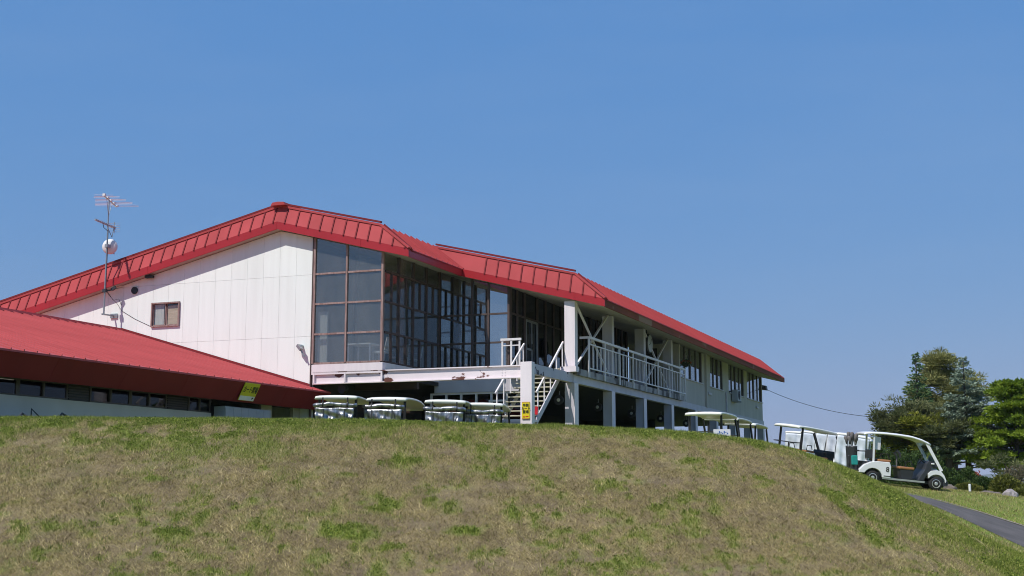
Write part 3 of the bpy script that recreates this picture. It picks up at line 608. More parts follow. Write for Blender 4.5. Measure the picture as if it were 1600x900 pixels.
# --- enclosed side wall with windows (v 18.8 .. 38.1)
ws_ = [(18.95, 23.15, 4.82), (24.8, 27.6, 4.80), (29.0, 32.9, 4.80), (33.75, 38.02, 4.80)]
ZW0, ZW1 = 3.66, zs(.06)-.02
wtop = 6.32
segs = []; v = 18.8
for (a, b, s_) in ws_:
    segs.append((v, a, ZW0, ZW1)); segs.append((a, b, ZW0, s_)); v = b
segs.append((v, 38.1, ZW0, ZW1))
for (a, b, z0, z1) in segs:
    if b-a < .02: continue
    P('side_wall', MB().box(-.12, .06, a, b-.004, z0, z1), 'sidewall')
P('cross_wall', MB().box(UG2+.1, -.125, 18.8, 18.92, FZ-.01, zs(-1)-.25), 'cream')
P('cross_wall_door', MB().box(-1.7, -.95, 18.76, 18.80, FZ, 6.1), 'dark')
P('wall_ledge', MB().box(-.1, .10, 18.82, 38.12, 3.60, 3.658), 'pink')
P('end_wall', MB().box(-20, -.125, 37.98, 38.1, ZW0, 6.2), 'sidewall')
for wi, (a, b, s_) in enumerate(ws_):
    wn_ = P('window', MB().box(-.11, -.10, a, b, s_, ZW1), 'glass_d')
    part('sill', MB().box(.0, .12, a-.03, b+.03, s_-.05, s_-.003), 'lav', wn_)
    n = 4 if b-a > 3 else 3
    for i in range(n+1):
        y = a + (b-a)*i/n; part('frame', MB().box(-.09, .02, max(y-.07, a), min(y+.07, b), s_, ZW1), 'frame_w', wn_)
    for i in range(n):
        y0 = a+(b-a)*i/n+.07; y1 = a+(b-a)*(i+1)/n-.07; xp = -.035 if i % 2 else -.02; part('pane', MB().box(xp, xp+.008, y0, y1, s_+.002, ZW1-.001), 'glass_r' if i % 2 else 'glass', wn_)
        if i % 2: part('blind', MB().box(-.098, -.09, y0, y1, 5.5, ZW1-.005), 'cream', wn_)
P('down_pipe', MB().box(.061, .16, 23.62, 23.80, 3.7, 6.3), 'sidewall')
P('down_pipe', MB().tube([(.10, 28.2, 3.7), (.10, 28.2, 4.75)], .04), 'lav')
for v in (24.45, 36.3): P('wall_vent', MB().box(.061, .15, v-.32, v+.32, 4.36, 4.46), 'lav')
# ================================================================ LOW WING
wing = thing('cart_house_wing', 'low wing with long red metal roof and dark red eave running toward the left edge', 'building', ORG, RZ)
W = lambda name, mb, m, **k: part(name, mb, m, wing, **k)
RU, RZ_, EU, EZ = -15.34, 5.44, -7.10, 3.08; VW0 = -15.3
sl = (RZ_-EZ)/(EU-RU); s = .42; me_s = MB(); a = Vector((RU, 0, RZ_)); b = Vector((EU, 0, EZ))
me_s.slab([a, b, b+Vector((0, s-.004, 0)), a+Vector((0, s-.004, 0))], (0, 0, -.05)); up = Vector((0, 0, .02))
me_s.bar(a+up+Vector((0, .02, 0)), b+up+Vector((.02, .02, -.008)), .03, .045)
sheet = me_s.mesh('roof_sheet', 'roof_w')
k = 0
while -0.005-(k+1)*s > VW0: obj('roof_sheet', sheet, wing, (0, -.005-(k+1)*s, 0)); k += 1
W('far_roof_slope', MB().slab([(RU, VW0, RZ_), (RU, -.01, RZ_), (RU-8.2, -.01, EZ), (RU-8.2, VW0, EZ)], (0, 0, -.05)), 'roof_w')
eo = MB().slab([(UWL+.08, .0, EZ+.15), (EU, .0, EZ), (EU, .42, EZ), (UWL+.08, .42, EZ+.15)], (0, 0, -.05)); W('roof_end_piece', eo, 'roof_w')
k = 0; v = -.02
while v-.6 > VW0: W('ridge_tile', MB().slab([(RU-.16, v-.59, RZ_-.02), (RU, v-.59, RZ_+.09), (RU+.16, v-.59, RZ_-.02)], (0, .58, 0)), 'roof_edge'); v -= .6
W('wall_flashing', MB().slab([(RU, -.03, RZ_+.02), (UWL, -.03, EZ+.17), (UWL, -.03, EZ+.25), (RU, -.03, RZ_+.10)], (0, .025, 0)), 'roof_edge')
v = .40
while v > VW0:
    v2 = max(v-2.6, VW0)
    f = MB().hexa([(EU-.42, v2+.004, 2.50), (EU-.36, v2+.004, 2.48), (EU-.36, v-.004, 2.48), (EU-.42, v-.004, 2.50), (EU-.08, v2+.004, EZ-.03), (EU-.02, v2+.004, EZ-.055), (EU-.02, v-.004, EZ-.055), (EU-.08, v-.004, EZ-.03)])
    W('fascia_panel', f, 'fascia_wing'); v = v2
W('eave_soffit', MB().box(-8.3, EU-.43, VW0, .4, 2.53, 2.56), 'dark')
WU = -8.0
W('wall', MB().box(WU-.12, WU, VW0, -5.05, .6, 2.13), 'wingwall'); 
for v0, v1 in ((-2.38, -1.74), (-.46, .0)): W('wall_pier', MB().box(WU-.12, WU, v0, v1, .6, 2.55), 'cream')
W('doorway_recess', MB().box(WU-1.2, WU-1.1, -6, .0, .6, 2.5).box(WU-.9, WU-.8, -1.2, -.9, 1.9, 2.3), 'dark')
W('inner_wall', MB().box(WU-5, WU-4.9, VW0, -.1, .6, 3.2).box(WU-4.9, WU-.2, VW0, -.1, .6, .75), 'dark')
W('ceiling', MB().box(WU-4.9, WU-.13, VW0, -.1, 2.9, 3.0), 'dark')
W('end_wall', MB().slab([(WU-.13, VW0+.1, .6), (WU-.13, VW0+.1, 2.9), (RU, VW0+.1, RZ_-.1), (RU-7.5, VW0+.1, 2.9), (RU-7.5, VW0+.1, .6)], (0, .1, 0)), 'wingwall')
v = -5.06
for typ, v1 in (('w', -6.15), ('p', -7.15), ('w', -8.75), ('w', -10.38), ('p', -11.2), ('w', -12.95), ('w', -15.2)):
    if typ == 'p':
        pn = W('louvre_panel', MB().box(WU-.10, WU-.06, v1, v, 2.13, 2.55), 'frame_w')
        for q in range(6): part('louvre', MB().box(WU-.06, WU-.02, v1+.04, v-.04, 2.15+q*.065, 2.185+q*.065), 'black', pn)
    else:
        wd = W('window', MB().box(WU-.10, WU-.02, v1, v, 2.13, 2.17).box(WU-.10, WU-.02, v1, v, 2.51, 2.55).box(WU-.10, WU-.02, v1, v1+.06, 2.171, 2.509).box(WU-.10, WU-.02, v-.06, v, 2.171, 2.509), 'frame_w')
        mid = (v+v1)/2; part('mullion', MB().box(WU-.09, WU-.01, mid-.03, mid+.03, 2.171, 2.509), 'frame_w', wd)
        part('pane', MB().box(WU-.065, WU-.06, v1+.061, mid-.031, 2.171, 2.509), 'glass_wing', wd); part('pane', MB().box(WU-.045, WU-.04, mid+.031, v-.061, 2.171, 2.509), 'glass_wing', wd)
    v = v1
W('fluorescent_lamp', MB().box(WU-1.0, WU-.9, -12.6, -11.9, 2.60, 2.65), 'tube'); W('fluorescent_lamp', MB().box(WU-1.8, WU-1.7, -8.8, -8.5, 2.66, 2.70), 'tube')
# lockers against the wing
lk = thing('locker_row', 'row of grey metal lockers under the red eave beside the wing doorway', 'lockers', B(-7.78, -3.7, .85), RZ)
part('locker_body', MB().box(-.2, .18, -1.24, 1.24, 0, 1.48), 'locker', lk)
for k in range(6): part('locker_door', MB().box(.182, .20, -1.22+k*.405, -1.22+k*.405+.395, .05, 1.45), 'locker', lk)
# ================================================================ STAIR, RAILINGS, SIGNS
st = thing('outdoor_stair', 'open steel stair with white handrails climbing to the balcony behind the front post', 'stair', ORG, RZ)
T = lambda name, mb, m, **k: part(name, mb, m, st, **k)
SU0, SU1 = -1.72, -.30; v_b, z_b, rise, run = 1.70, 2.10, .168, .227
for k in range(11):
    z = z_b + rise*(k+1) - .0; v = v_b + run*k
    T('tread', MB().box(SU0+.05, SU1-.05, v, v+.27, z-.035, z), 'tread')
for u in (SU0, SU1):
    us_, lo, hi = (u+.22, -.24, -.04) if u == SU0 else (u, -.17, .07)
    T('stringer', MB().slab([(us_-.02, v_b-.1, z_b+lo), (us_-.02, v_b+run*11, z_b+rise*11+lo), (us_-.02, v_b+run*11, z_b+rise*11+hi), (us_-.02, v_b-.1, z_b+hi)], (.04, 0, 0)), 'lav')
    m = MB(); m.bar((u, 1.62, 2.98), (u, 4.22, 4.86), .05, .06); T('handrail', m, 'rail')
    for v in (1.75, 2.35, 2.95, 3.55, 4.15):
        zz = 2.98 + (v-1.62)*(4.86-2.98)/2.6; zl = z_b + (v-v_b)*rise/run + .05
        T('baluster', MB().box(u-.018, u+.018, v-.018, v+.018, zl, zz-.03), 'rail')
T('landing', MB().box(-1.95, -.25, .98, 1.66, 2.02, 2.10), 'pink'); T('landing_skirt', MB().box(-1.95, -.25, .99, 1.02, 1.80, 2.015), 'lav')
for u in (-1.9, -.3):
    for v in (1.05, 1.6): T('landing_leg', MB().box(u-.04, u+.04, v-.04, v+.04, .7, 2.015), 'lav')
for k in range(6): T('lower_tread', MB().box(-2.25-k*.25, -1.98-k*.25, 1.0, 1.64, 1.86-k*.185, 1.90-k*.185), 'tread')
rb = tag(obj('red_notice', MB().hexa([(-.13, -.02, -.11), (.11, -.02, -.14), (.11, .02, -.14), (-.13, .02, -.11), (-.10, -.02, .13), (.13, -.02, .12), (.13, .02, .12), (-.10, .02, .13)]).mesh('red_notice', 'redpl'), None, B(-.36, 1.58, 2.40), RZ), 'small bright red board hanging on the stair beside the stringer', 'notice')
rl = thing('balcony_railing', 'white painted railing with thin balusters along the balcony edge', 'railing', ORG, RZ)
Q = lambda name, mb, m='rail': part(name, mb, m, rl)
u = .28; va, vb = 5.25, 18.9
Q('top_rail', MB().box(u-.035, u+.035, va, vb, 5.07, 5.15)); Q('middle_rail', MB().box(u-.022, u+.022, va, vb, 4.86, 4.90)); Q('bottom_rail', MB().box(u-.022, u+.022, va, vb, 4.02, 4.06))
Q('return_rail', MB().box(-.05, u-.036, va, va+.07, 5.07, 5.15))
n = 30
for k in range(n+1):
    v = va+.03 + (vb-va-.06)*k/n; post = k % 4 == 0 or k == n
    wd = .032 if post else .017
    if post: Q('rail_post', MB().box(u-wd+.002, u+wd-.002, v-wd, v+wd, 3.72, 5.069))
    else: Q('baluster', MB().box(u-wd, u+wd, v-wd, v+wd, 4.061, 4.859))
gr = thing('guard_rail', 'short white guard rail at the glass corner left of the stair', 'railing', ORG, RZ)
part('top_rail', MB().box(-2.58, -1.82, 4.17, 4.25, 4.99, 5.07), 'rail', gr); part('middle_rail', MB().box(-2.50, -1.88, 4.19, 4.23, 4.80, 4.84), 'rail', gr)
for x in (-2.52, -2.19, -1.88): part('rail_post', MB().box(x-.03, x+.03, 4.185, 4.235, 3.72, 4.985), 'rail', gr)
ps = thing('parking_sign', 'narrow upright yellow sign with black characters fixed to the pink front post', 'sign', B(.0, -.118, 2.30), RZ)
part('board', MB().box(-.125, .125, -.012, .012, -.24, .24), 'yellow', ps); part('board_rim', MB().box(-.125, .125, -.011, .011, .241, .262).box(-.125, .125, -.011, .011, -.262, -.241), 'brass', ps)
text_part('早朝\nカート\n置場', .105, 'ink', ps, (0, -.016, .05), (R(90), 0, 0), wscale=.95)
part('symbol', MB().slab([(-.09, -.0165, -.21), (-.02, -.0165, -.21), (-.055, -.0165, -.15)], (0, .003, 0)).box(-.005, .09, -.0165, -.0135, -.20, -.175), 'redpl', ps)
wsn = thing('wing_sign', 'yellow board with black characters on the dark red eave of the low wing', 'sign', B(-7.245, -4.28, 2.775), RZ)
tl = math.atan2(.58, .36)
bd = MB(); bd.box(-.40, .40, -.012, .012, -.28, .28); ob = part('board', bd, 'yellow_o', wsn); 
rot = (R(90), 0, R(90))
def tilt(o, loc):
    o.matrix_local = Matrix.Translation(loc) @ Matrix.Rotation(R(90), 4, 'Z') @ Matrix.Rotation(R(27), 4, 'X')
bd0 = (0.03, 0, 0); tilt(ob, bd0)
lw_ = part('white_band', MB().box(-.39, .39, -.0155, -.0125, -.27, -.13), 'white', wsn); tilt(lw_, bd0)
tx = text_part('カート置場', .15, 'ink', wsn, (0, 0, 0), (0, 0, 0)); tx.matrix_local = Matrix.Translation(bd0) @ Matrix.Rotation(R(90), 4, 'Z') @ Matrix.Rotation(R(27), 4, 'X') @ Matrix.Translation((0, -.016, .06)) @ Matrix.Rotation(R(90), 4, 'X') @ Matrix.Diagonal((1, 1.5, 1, 1))
ar = part('arrow', MB().slab([(.24, -.019, -.23), (.24, -.019, -.15), (.34, -.019, -.19)], (0, .003, 0)), 'ink', wsn); tilt(ar, bd0)
# ================================================================ GOLF CARTS (x forward, origin under the rear axle)
def arch(cx_, r, a0, a1, n=9, cz_=.215): return [(cx_ + r*math.cos(R(a0+(a1-a0)*i/(n-1))), cz_ + r*math.sin(R(a0+(a1-a0)*i/(n-1)))) for i in range(n)]
def extr(prof, y0, y1): 
    mb = MB(); mb.slab([(x, y0, z) for x, z in prof], (0, y1-y0, 0)); return mb
def sheet_mesh(y0, y1, z0, z1, x, amp, seed, taper=.0, ny_=22, nz_=14):
    rs = random.Random(seed); k1, k2, ph = rs.uniform(7, 12), rs.uniform(3, 8), rs.uniform(0, 6); mb = MB(); vs = []
    for j in range(nz_+1):
        t = j/nz_; z = z1 + (z0-z1)*t
        for i in range(ny_+1):
            s_ = i/ny_; y = y0 + (y1-y0)*s_; y = y*(1-taper*t)
            d = amp*(math.sin(k1*s_*3+ph+4*t*(s_-.4))*(.3+t) + .6*math.sin(k2*t*2+9*s_+ph*2))*min(1, t*3+.2)
            sag = .05*math.sin(math.pi*s_)*t
            vs.append((x+d, y, z-sag*.8 + .02*t*math.sin(7*s_+ph)))
    w_ = ny_+1; mb.v = vs; mb.f = [(j*w_+i, j*w_+i+1, (j+1)*w_+i+1, (j+1)*w_+i) for j in range(nz_) for i in range(ny_)]
    return mb
def solid(o, t=.006):
    s_ = o.modifiers.new('thickness', 'SOLIDIFY'); s_.thickness = t; return o
ROOFP = [(-.50, 1.575), (-.45, 1.612), (-.30, 1.63), (.20, 1.64), (.90, 1.63), (1.40, 1.612), (1.62, 1.59), (1.70, 1.56)]
ROOFT = [(-.36, 1.575), (-.30, 1.61), (-.12, 1.64), (.30, 1.66), (.75, 1.655), (1.15, 1.63), (1.45, 1.565), (1.65, 1.49), (1.74, 1.44)]
def cart_roof_mb(thick=.075, RT=None):
    RT = RT or ROOFT
    mb = MB(); ys = [-.60, -.585, -.5, -.25, 0, .25, .5, .585, .60]; zo = [-.05, -.012, 0, .012, .015, .012, 0, -.012, -.05]
    vs = []; n = len(RT); m_ = len(ys)
    for (x, z) in RT:
        for y, d in zip(ys, zo): vs.append((x, y, z+d))
    for (x, z) in RT:
        for y, d in zip(ys, zo): vs.append((x + (.03 if x < 0 else -.03), y*.97, z-thick))
    q = lambda a, i, j: a*n*m_ + i*m_ + j
    for i in range(n-1):
        for j in range(m_-1):
            mb.f.append((q(0, i, j), q(0, i+1, j), q(0, i+1, j+1), q(0, i, j+1))); mb.f.append((q(1, i, j), q(1, i, j+1), q(1, i+1, j+1), q(1, i+1, j)))
        mb.f.append((q(0, i, 0), q(1, i, 0), q(1, i+1, 0), q(0, i+1, 0))); mb.f.append((q(0, i, m_-1), q(0, i+1, m_-1), q(1, i+1, m_-1), q(1, i, m_-1)))
    for j in range(m_-1):
        mb.f.append((q(0, 0, j), q(0, 0, j+1), q(1, 0, j+1), q(1, 0, j))); mb.f.append((q(0, n-1, j), q(1, n-1, j), q(1, n-1, j+1), q(0, n-1, j+1)))
    mb.v = vs; return mb
def make_cart(name, label, kind, seed=1, group=None):
    c = thing(name, label, 'golf cart', (0, 0, 0), 0, group)
    A = lambda n_, mb, m, parent=c, **k: part(n_, mb, m, parent, **k)
    dark = kind in ('covered', 'plain')
    curved = kind == 'open' or (kind == 'covered' and seed == 2)
    A('roof', cart_roof_mb(.065, ROOFT if curved else ROOFP), 'whitepl' if kind == 'open' else 'roofpl', smooth=True)
    px_ = .18 if kind == 'open' else 0.0
    A('chassis', MB().box(-.45, 2.15, -.46, .46, .17, .25), 'black')
    rear = [(-.44, .34), (-.42, .44), (-.28, .60), (-.08, .70), (.12, .735), (.50, .735), (.55, .60), (.55, .24), (.31, .24)] + arch(0, .295, 5, 155)
    for s_ in (-1, 1): A('rear_fender', extr(rear, s_*.60, s_*.36), 'whitepl', bevel=.015)
    A('rear_deck', MB().box(-.30, .58, -.355, .355, .40, .70), 'charcoal')
    front = [(1.70, .50), (1.80, .60), (1.98, .635), (2.12, .60), (2.22, .48), (2.29, .33), (2.27, .27)] + arch(1.98, .285, 10, 150)
    for s_ in (-1, 1): A('front_fender', extr(front, s_*.60, s_*.34), 'whitepl', bevel=.015)
    A('nose', extr([(1.75, .45), (1.85, .66), (2.02, .68), (2.20, .52), (2.27, .30), (2.1, .26)], -.339, .339), 'whitepl', bevel=.015)
    A('front_bumper', extr([(2.18, .15), (2.34, .16), (2.36, .30), (2.29, .325), (2.2, .26)], -.57, .57), 'charcoal', bevel=.01)
    A('dashboard', extr([(1.42, .27), (1.60, .27), (1.70, .50), (1.83, .70), (2.02, .72), (1.98, .86), (1.72, .90), (1.66, .80), (1.62, .62), (1.50, .42)], -.56, .56), 'charcoal', bevel=.012)
    for s_ in (-1, 1):
        A('side_rail', MB().bar((.30, s_*.555, .225), (1.62, s_*.555, .225), .05, .055), 'alu')
        A('front_pillar', MB().bar((1.60, s_*.545, 1.47), (2.13, s_*.555, .62), .05, .09), 'whitepl' if kind in ('open', 'white') else 'black')
        A('rear_post', MB().bar((-.18+px_, s_*.52, .68), (-.21+px_, s_*.52, 1.58), .05, .065), 'whitepl' if kind in ('open', 'white') else 'black')
        A('seat_armrest', MB().tube([(.22, s_*.42, .80), (.24, s_*.42, .98), (.45, s_*.42, .99), (.52, s_*.42, .84)], .016, 6), 'black')
        A('front_armrest', MB().tube([(1.02, s_*.45, .64), (1.04, s_*.45, .80), (1.20, s_*.45, .82), (1.25, s_*.45, .68)], .016, 6), 'black')
        for x in (0, 1.98):
            wmb = MB().lathe([(.13, -.085), (.185, -.085), (.212, -.06), (.215, 0), (.212, .06), (.185, .085), (.13, .085)], 24, 'y', (x, s_*.50, .215)); wl_ = A('wheel', wmb, 'tyre', smooth=True)
            o_ = .075*s_; prof = [(.132, o_), (.134, o_+.012*s_), (.118, o_+.014*s_), (.108, o_+.004*s_), (.06, o_+.006*s_), (.045, o_+.016*s_), (.001, o_+.016*s_)]
            rim = part('rim', MB().lathe(prof, 20, 'y', (x, s_*.50, .215)), 'alu', wl_)
            sl_ = MB()
            for q in range(7):
                t = q*2*math.pi/7; sl_.lathe([(.014, o_+.004*s_), (.014, o_+.0085*s_)], 6, 'y', (x+.084*math.cos(t), s_*.50, .215+.084*math.sin(t)))
            part('rim_slots', sl_, 'black', wl_)
    if kind != 'plain': A('windscreen', MB().hexa([(1.585, -.51, 1.44), (1.595, -.51, 1.44), (1.595, .51, 1.44), (1.585, .51, 1.44), (1.93, -.52, .88), (1.94, -.52, .88), (1.94, .52, .88), (1.93, .52, .88)]), 'screen')
    A('rear_seat', MB().box(.13, .56, -.50, .50, .736, .81), 'seat', bevel=.03)
    if kind == 'open': A('rear_backrest', MB().box(.0, .06, -.5, -.18, .84, 1.10), 'seat', bevel=.02); A('backrest_shell', MB().box(-.05, -.003, -.5, .5, .80, 1.08), 'charcoal', bevel=.02)
    A('front_seat', MB().box(.82, 1.30, -.52, .52, .56, .645), 'seat', bevel=.03); A('front_seat_base', MB().hexa([(.92, -.47, .24), (1.24, -.47, .24), (1.24, .47, .24), (.92, .47, .24), (.86, -.50, .555), (1.28, -.50, .555), (1.28, .50, .555), (.86, .50, .555)]), 'charcoal')
    sw = MB(); sw.tube([(1.52+.10*math.sin(t)*.5, -.25+.17*math.cos(t), .93+.15*math.sin(t)) for t in [2*math.pi*i/18 for i in range(19)]], .014, 6).tube([(1.52, -.25, .93), (1.70, -.25, .80)], .02, 6).bar((1.51, -.41, .93), (1.53, -.09, .93), .02)
    if kind != 'plain': A('steering_wheel', sw, 'black')
    A('bag_rack', MB().tube([(-.24, -.52, 1.02), (-.52, -.50, 1.0), (-.55, 0, 1.0), (-.52, .50, 1.0), (-.24, .52, 1.02)], .018, 6).tube([(-.40, -.5, .40), (-.66, -.48, .38), (-.68, 0, .38), (-.66, .48, .38), (-.40, .5, .40)], .02, 6).bar((-.5, -.2, .38), (-.5, -.2, 1.0), .03).bar((-.5, .2, .38), (-.5, .2, 1.0), .03), 'black')
    if kind == 'covered':
        rs = random.Random(seed); r1 = MB(); pts = [(-.57+rs.uniform(-.012, .012), y, 1.36+.02*math.sin(y*6+seed)+rs.uniform(-.008, .008)) for y in np.linspace(-.62, .62, 13)]
        r1.tube(pts, [.045]+[.062+rs.uniform(-.008, .012) for _ in range(11)]+[.04], 12); rr = A('cover_roll', r1, 'silver', smooth=True)
        for y in (-.36, .34): part('strap', MB().lathe([(.078, y-.02), (.078, y+.02)], 14, 'y', (-.57, 0, 1.365)), 'black', rr); A('strap', MB().box(-.60, -.575, y-.018, y+.018, 1.44, 1.56), 'black')
        A('cross_bar', MB().bar((-.50, -.56, 1.255), (-.50, .56, 1.255), .025), 'charcoal')
        lo_ = (1.0, .86, .62, .78, .92)[seed % 5]; solid(A('cover_sheet', sheet_mesh(-.56, .56, lo_-.1, 1.27, -.62, .045, seed, .10), 'silver', smooth=True))
        for y in (-.30, .30): A('strap', MB().box(-.69, -.67, y-.015, y+.015, 1.0, 1.24), 'charcoal')
    if kind == 'white':
        for s_ in (-1, 1):
            mb = sheet_mesh(-.22, 1.5, .52, 1.53, 0, .02, seed+s_); mb.v = [(y, s_*.58+x, z) for x, y, z in mb.v]; solid(A('side_sheet', mb, 'whitesheet', smooth=True))
        solid(A('rear_sheet', sheet_mesh(-.56, .56, .50, 1.53, -.60, .025, seed+5, .02), 'whitesheet', smooth=True))
        A('cover_roll', MB().tube([(-.5+i*.16, -.60, 1.50) for i in range(13)], [.05+.015*(i % 3) for i in range(13)], 10), 'whitesheet', smooth=True)
    return c
def set_cart(c, x, y, heading):
    h = R(heading); fx, fy = math.cos(h), math.sin(h); zr = gz(x, y); zf = gz(x+fx*1.98, y+fy*1.98)
    zl = gz(x+fx-fy*.5, y+fy+fx*.5); zr2 = gz(x+fx+fy*.5, y+fy-fx*.5)
    fw = Vector((fx*1.98, fy*1.98, zf-zr)).normalized(); lf = Vector((-fy, fx, (zl-zr2))).normalized(); up = fw.cross(lf).normalized(); lf = up.cross(fw)
    c.matrix_world = Matrix(((fw.x, lf.x, up.x, x), (fw.y, lf.y, up.y, y), (fw.z, lf.z, up.z, zr), (0, 0, 0, 1)))
def from_rear(px, Y, heading):            # rear edge of the roof centred on a bearing
    h = R(heading); X = (px-800)/2053*Y; return X+.5*math.cos(h), Y+.5*math.sin(h)
GC = 'golf carts with silver rain covers parked below the terrace'
for k, (px, Y, hd, lab) in enumerate([(521, 36.3, 85, 'golf cart with gathered silver cover beside the red eave tip, leftmost of the parked row'),
                      (597, 36.9, 77, 'golf cart with curved roof and smooth silver sheet, second from the red eave tip'),
                      (692, 37.4, 84, 'golf cart with silver roll cover in front of the white door frames'),
                      (752, 38.3, 84, 'golf cart with low silver cover nearest the yellow post sign')]):
    c = make_cart('golf_cart', lab, 'covered', k+1, GC); set_cart(c, *from_rear(px, Y, hd), hd)
GP = 'golf carts with black posts queued past the balcony columns'
cp = make_cart('golf_cart', 'nearest golf cart with cream roof and black posts under the balcony end', 'plain', 7, GP); set_cart(cp, *from_rear(1100, 41.5, 67), 67)
for px, Y, lab in ((1127, 45.2, 'middle golf cart with cream roof of the three queued under the far windows'), (1155, 49.2, 'farthest golf cart with cream roof by the last corner of the clubhouse')):
    c = dup_tree(cp); c['label'] = lab; set_cart(c, *from_rear(px, Y, 67), 67)
c = dup_tree(cp); c['label'] = 'golf cart seen from the side, alone against the sky right of the clubhouse'; set_cart(c, *from_rear(1221, 47.0, 36), 36)
GW = 'golf carts wrapped in white rain sheets'
cw = make_cart('golf_cart', '', 'white', 3, GW); wl_all = [(1246, 57.0, 'farthest of the golf carts wrapped in white sheets, seen behind the black posted cart'), (1268, 54.0, 'second farthest golf cart wrapped in white rain sheets'), (1290, 51.2, 'middle golf cart of the five wrapped in white rain sheets'), (1308, 49.0, 'second nearest golf cart wrapped in white rain sheets'), (1325, 46.8, 'nearest golf cart wrapped in white rain sheets, just behind the turquoise bag')]
for k, (px, Y, lab) in enumerate(wl_all):
    c = cw if k == 0 else dup_tree(cw); c['label'] = lab; set_cart(c, *from_rear(px, Y, 74+(-3, 2, -1, 4, 0)[k]), 74+(-3, 2, -1, 4, 0)[k])
c8 = make_cart('golf_cart', 'white golf cart numbered 8 with tan seats standing on the lawn near the trees', 'open', 11)
h8 = -2.0; x8, y8 = 11.38, 42.0; set_cart(c8, x8, y8, h8)
text_part('8', .22, 'ink', c8, (.44, -.604, .50), (R(90), 0, 0)); part('small_lettering', MB().box(.33, .56, -.605, -.601, .285, .31), 'ink', c8)
part('score_sheet', MB().box(-.02, .20, -.48, -.47, 1.10, 1.50), 'paper', c8); part('wing_mirror', MB().box(1.78, 1.88, -.62, -.57, .80, .84), 'whitepl', c8, bevel=.01)
part('head_cover', MB().tube([(.80, -.25, .62), (.78, -.25, .95), (.70, -.25, 1.05), (.78, -.25, 1.12), (.88, -.25, 1.02), (.90, -.25, .92)], [.02, .03, .06, .06, .05, .03], 8), 'greyfab', c8)
def in_cart(o, x, y, z, tilt=0):
    o.matrix_world = c8.matrix_world @ Matrix.Translation((x, y, z)) @ Matrix.Rotation(tilt, 4, 'Y')
def golf_bag(label, m, top, x, y, pocket):
    g = thing('golf_bag', label, 'golf bag', (0, 0, 0), 0, 'golf bags on the rear rack of the cart')
    part('bag_body', MB().lathe([(.11, 0), (.125, .05), (.12, .4), (.13, .80), (.135, .84)], 12), m, g, smooth=True)
    part('pocket', MB().box(-.10, .10, -.17, -.10, .25, .55), pocket, g, bevel=.03)
    for i, (dx, dy, hh) in enumerate(((-.05, .03, 1.02), (.05, -.02, 1.10), (0, .06, 1.15), (.06, .05, .98))):
        cl = part('club', MB().tube([(dx, dy, .8), (dx*1.6, dy*1.6, hh)], .012, 5), 'steel', g)
        part('head_cover', MB().tube([(dx*1.5, dy*1.5, hh-.12), (dx*1.7, dy*1.7, hh), (dx*2.2, dy*1.8, hh+.10), (dx*2.4, dy*1.8, hh+.14)], [.03, .05, .065, .03], 8), top, cl, smooth=True)
    in_cart(g, x, y, .30, R(-6)); return g
golf_bag('black golf bag with grey head covers on the cart rear rack', 'charcoal', 'greyfab', -.52, .25, 'charcoal')
golf_bag('turquoise pocketed golf bag with dark head covers nearer side of the cart rear', 'charcoal', 'greyfab', -.52, -.25, 'teal')
# ================================================================ ANTENNA MAST
an = thing('antenna_mast', 'steel mast with television aerials and small white dish on the white gable wall', 'antenna', B(-15.68, -.58, 5.95), RZ)
N = lambda name, mb, m, parent=an, **k: part(name, mb, m, parent, **k)
N('mast', MB().tube([(0, 0, 0), (0, 0, 2.5), (0, 0, 4.2)], [.03, .026, .022], 8), 'steel')
N('wall_bracket', MB().bar((-.06, -.02, .03), (.0, .56, .03), .05, .05).box(-.15, .15, .53, .575, -.05, .11), 'steel')
N('eave_bracket', MB().bar((0, .02, .85), (.12, .26, .92), .05).box(-.07, .07, -.05, .05, .80, .92).bar((.1, .24, .92), (.24, .28, 1.02), .09), 'charcoal')
Vl = Vector((-math.sin(RZ), math.cos(RZ), 0)).normalized()     # world +Y seen in local axes
byv = Matrix.Rotation(-RZ, 3, 'Z') @ Vector((-.06, 1, 0)).normalized(); bxv = Vector((byv.y, -byv.x, 0))
yb = Vector((0, 0, 4.12)); bo = N('yagi_boom', MB().bar(yb-byv*.72, yb+byv*1.15, .035, .035), 'alu')
for k in range(9):
    t = -.70 + 1.83*k/8; L_ = .30 + .48*k/8; p = yb + byv*t + Vector((0, 0, .025)); m = MB(); m.tube([p-bxv*L_*(1.15 if k < 3 else 1), p+bxv*L_], .0075, 5)
    if k in (2, 4, 6, 8): m.tube([p-bxv*L_+Vector((0, 0, .045)), p+bxv*L_+Vector((0, 0, .045))], .0075, 5)
    N('aerial_rod', m, 'alu'); 
    if k % 2 == 0: N('insulator', MB().box(p.x-.05, p.x+.05, p.y-.035, p.y+.035, p.z-.03, p.z+.05), 'white')
N('boom_stay', MB().tube([yb-byv*.35, (0, 0, 3.55)], .01, 5).tube([yb+byv*.45, (0, 0, 3.5)], .01, 5), 'steel')
bu = Vector((0, 0, 3.22)); ub = (byv + bxv*.22).normalized(); uc_ = Vector((ub.y, -ub.x, 0)); N('uhf_boom', MB().bar(bu-ub*.95, bu+ub*.55, .06, .06), 'steel')
for k in range(10):
    p = bu - ub*.9 + ub*(1.3*k/9); N('aerial_rod', MB().tube([p-uc_*.09, p+uc_*.09], .006, 5), 'alu')
m = MB()
for dz in (-.16, -.08, .0, .08, .16): p = bu + ub*.5 + Vector((0, 0, dz)); m.tube([p-uc_*.22, p+uc_*.22], .007, 5)
m.bar(bu+ub*.5+Vector((0, 0, -.2)), bu+ub*.5+Vector((0, 0, .2)), .02); N('uhf_reflector', m, 'steel')
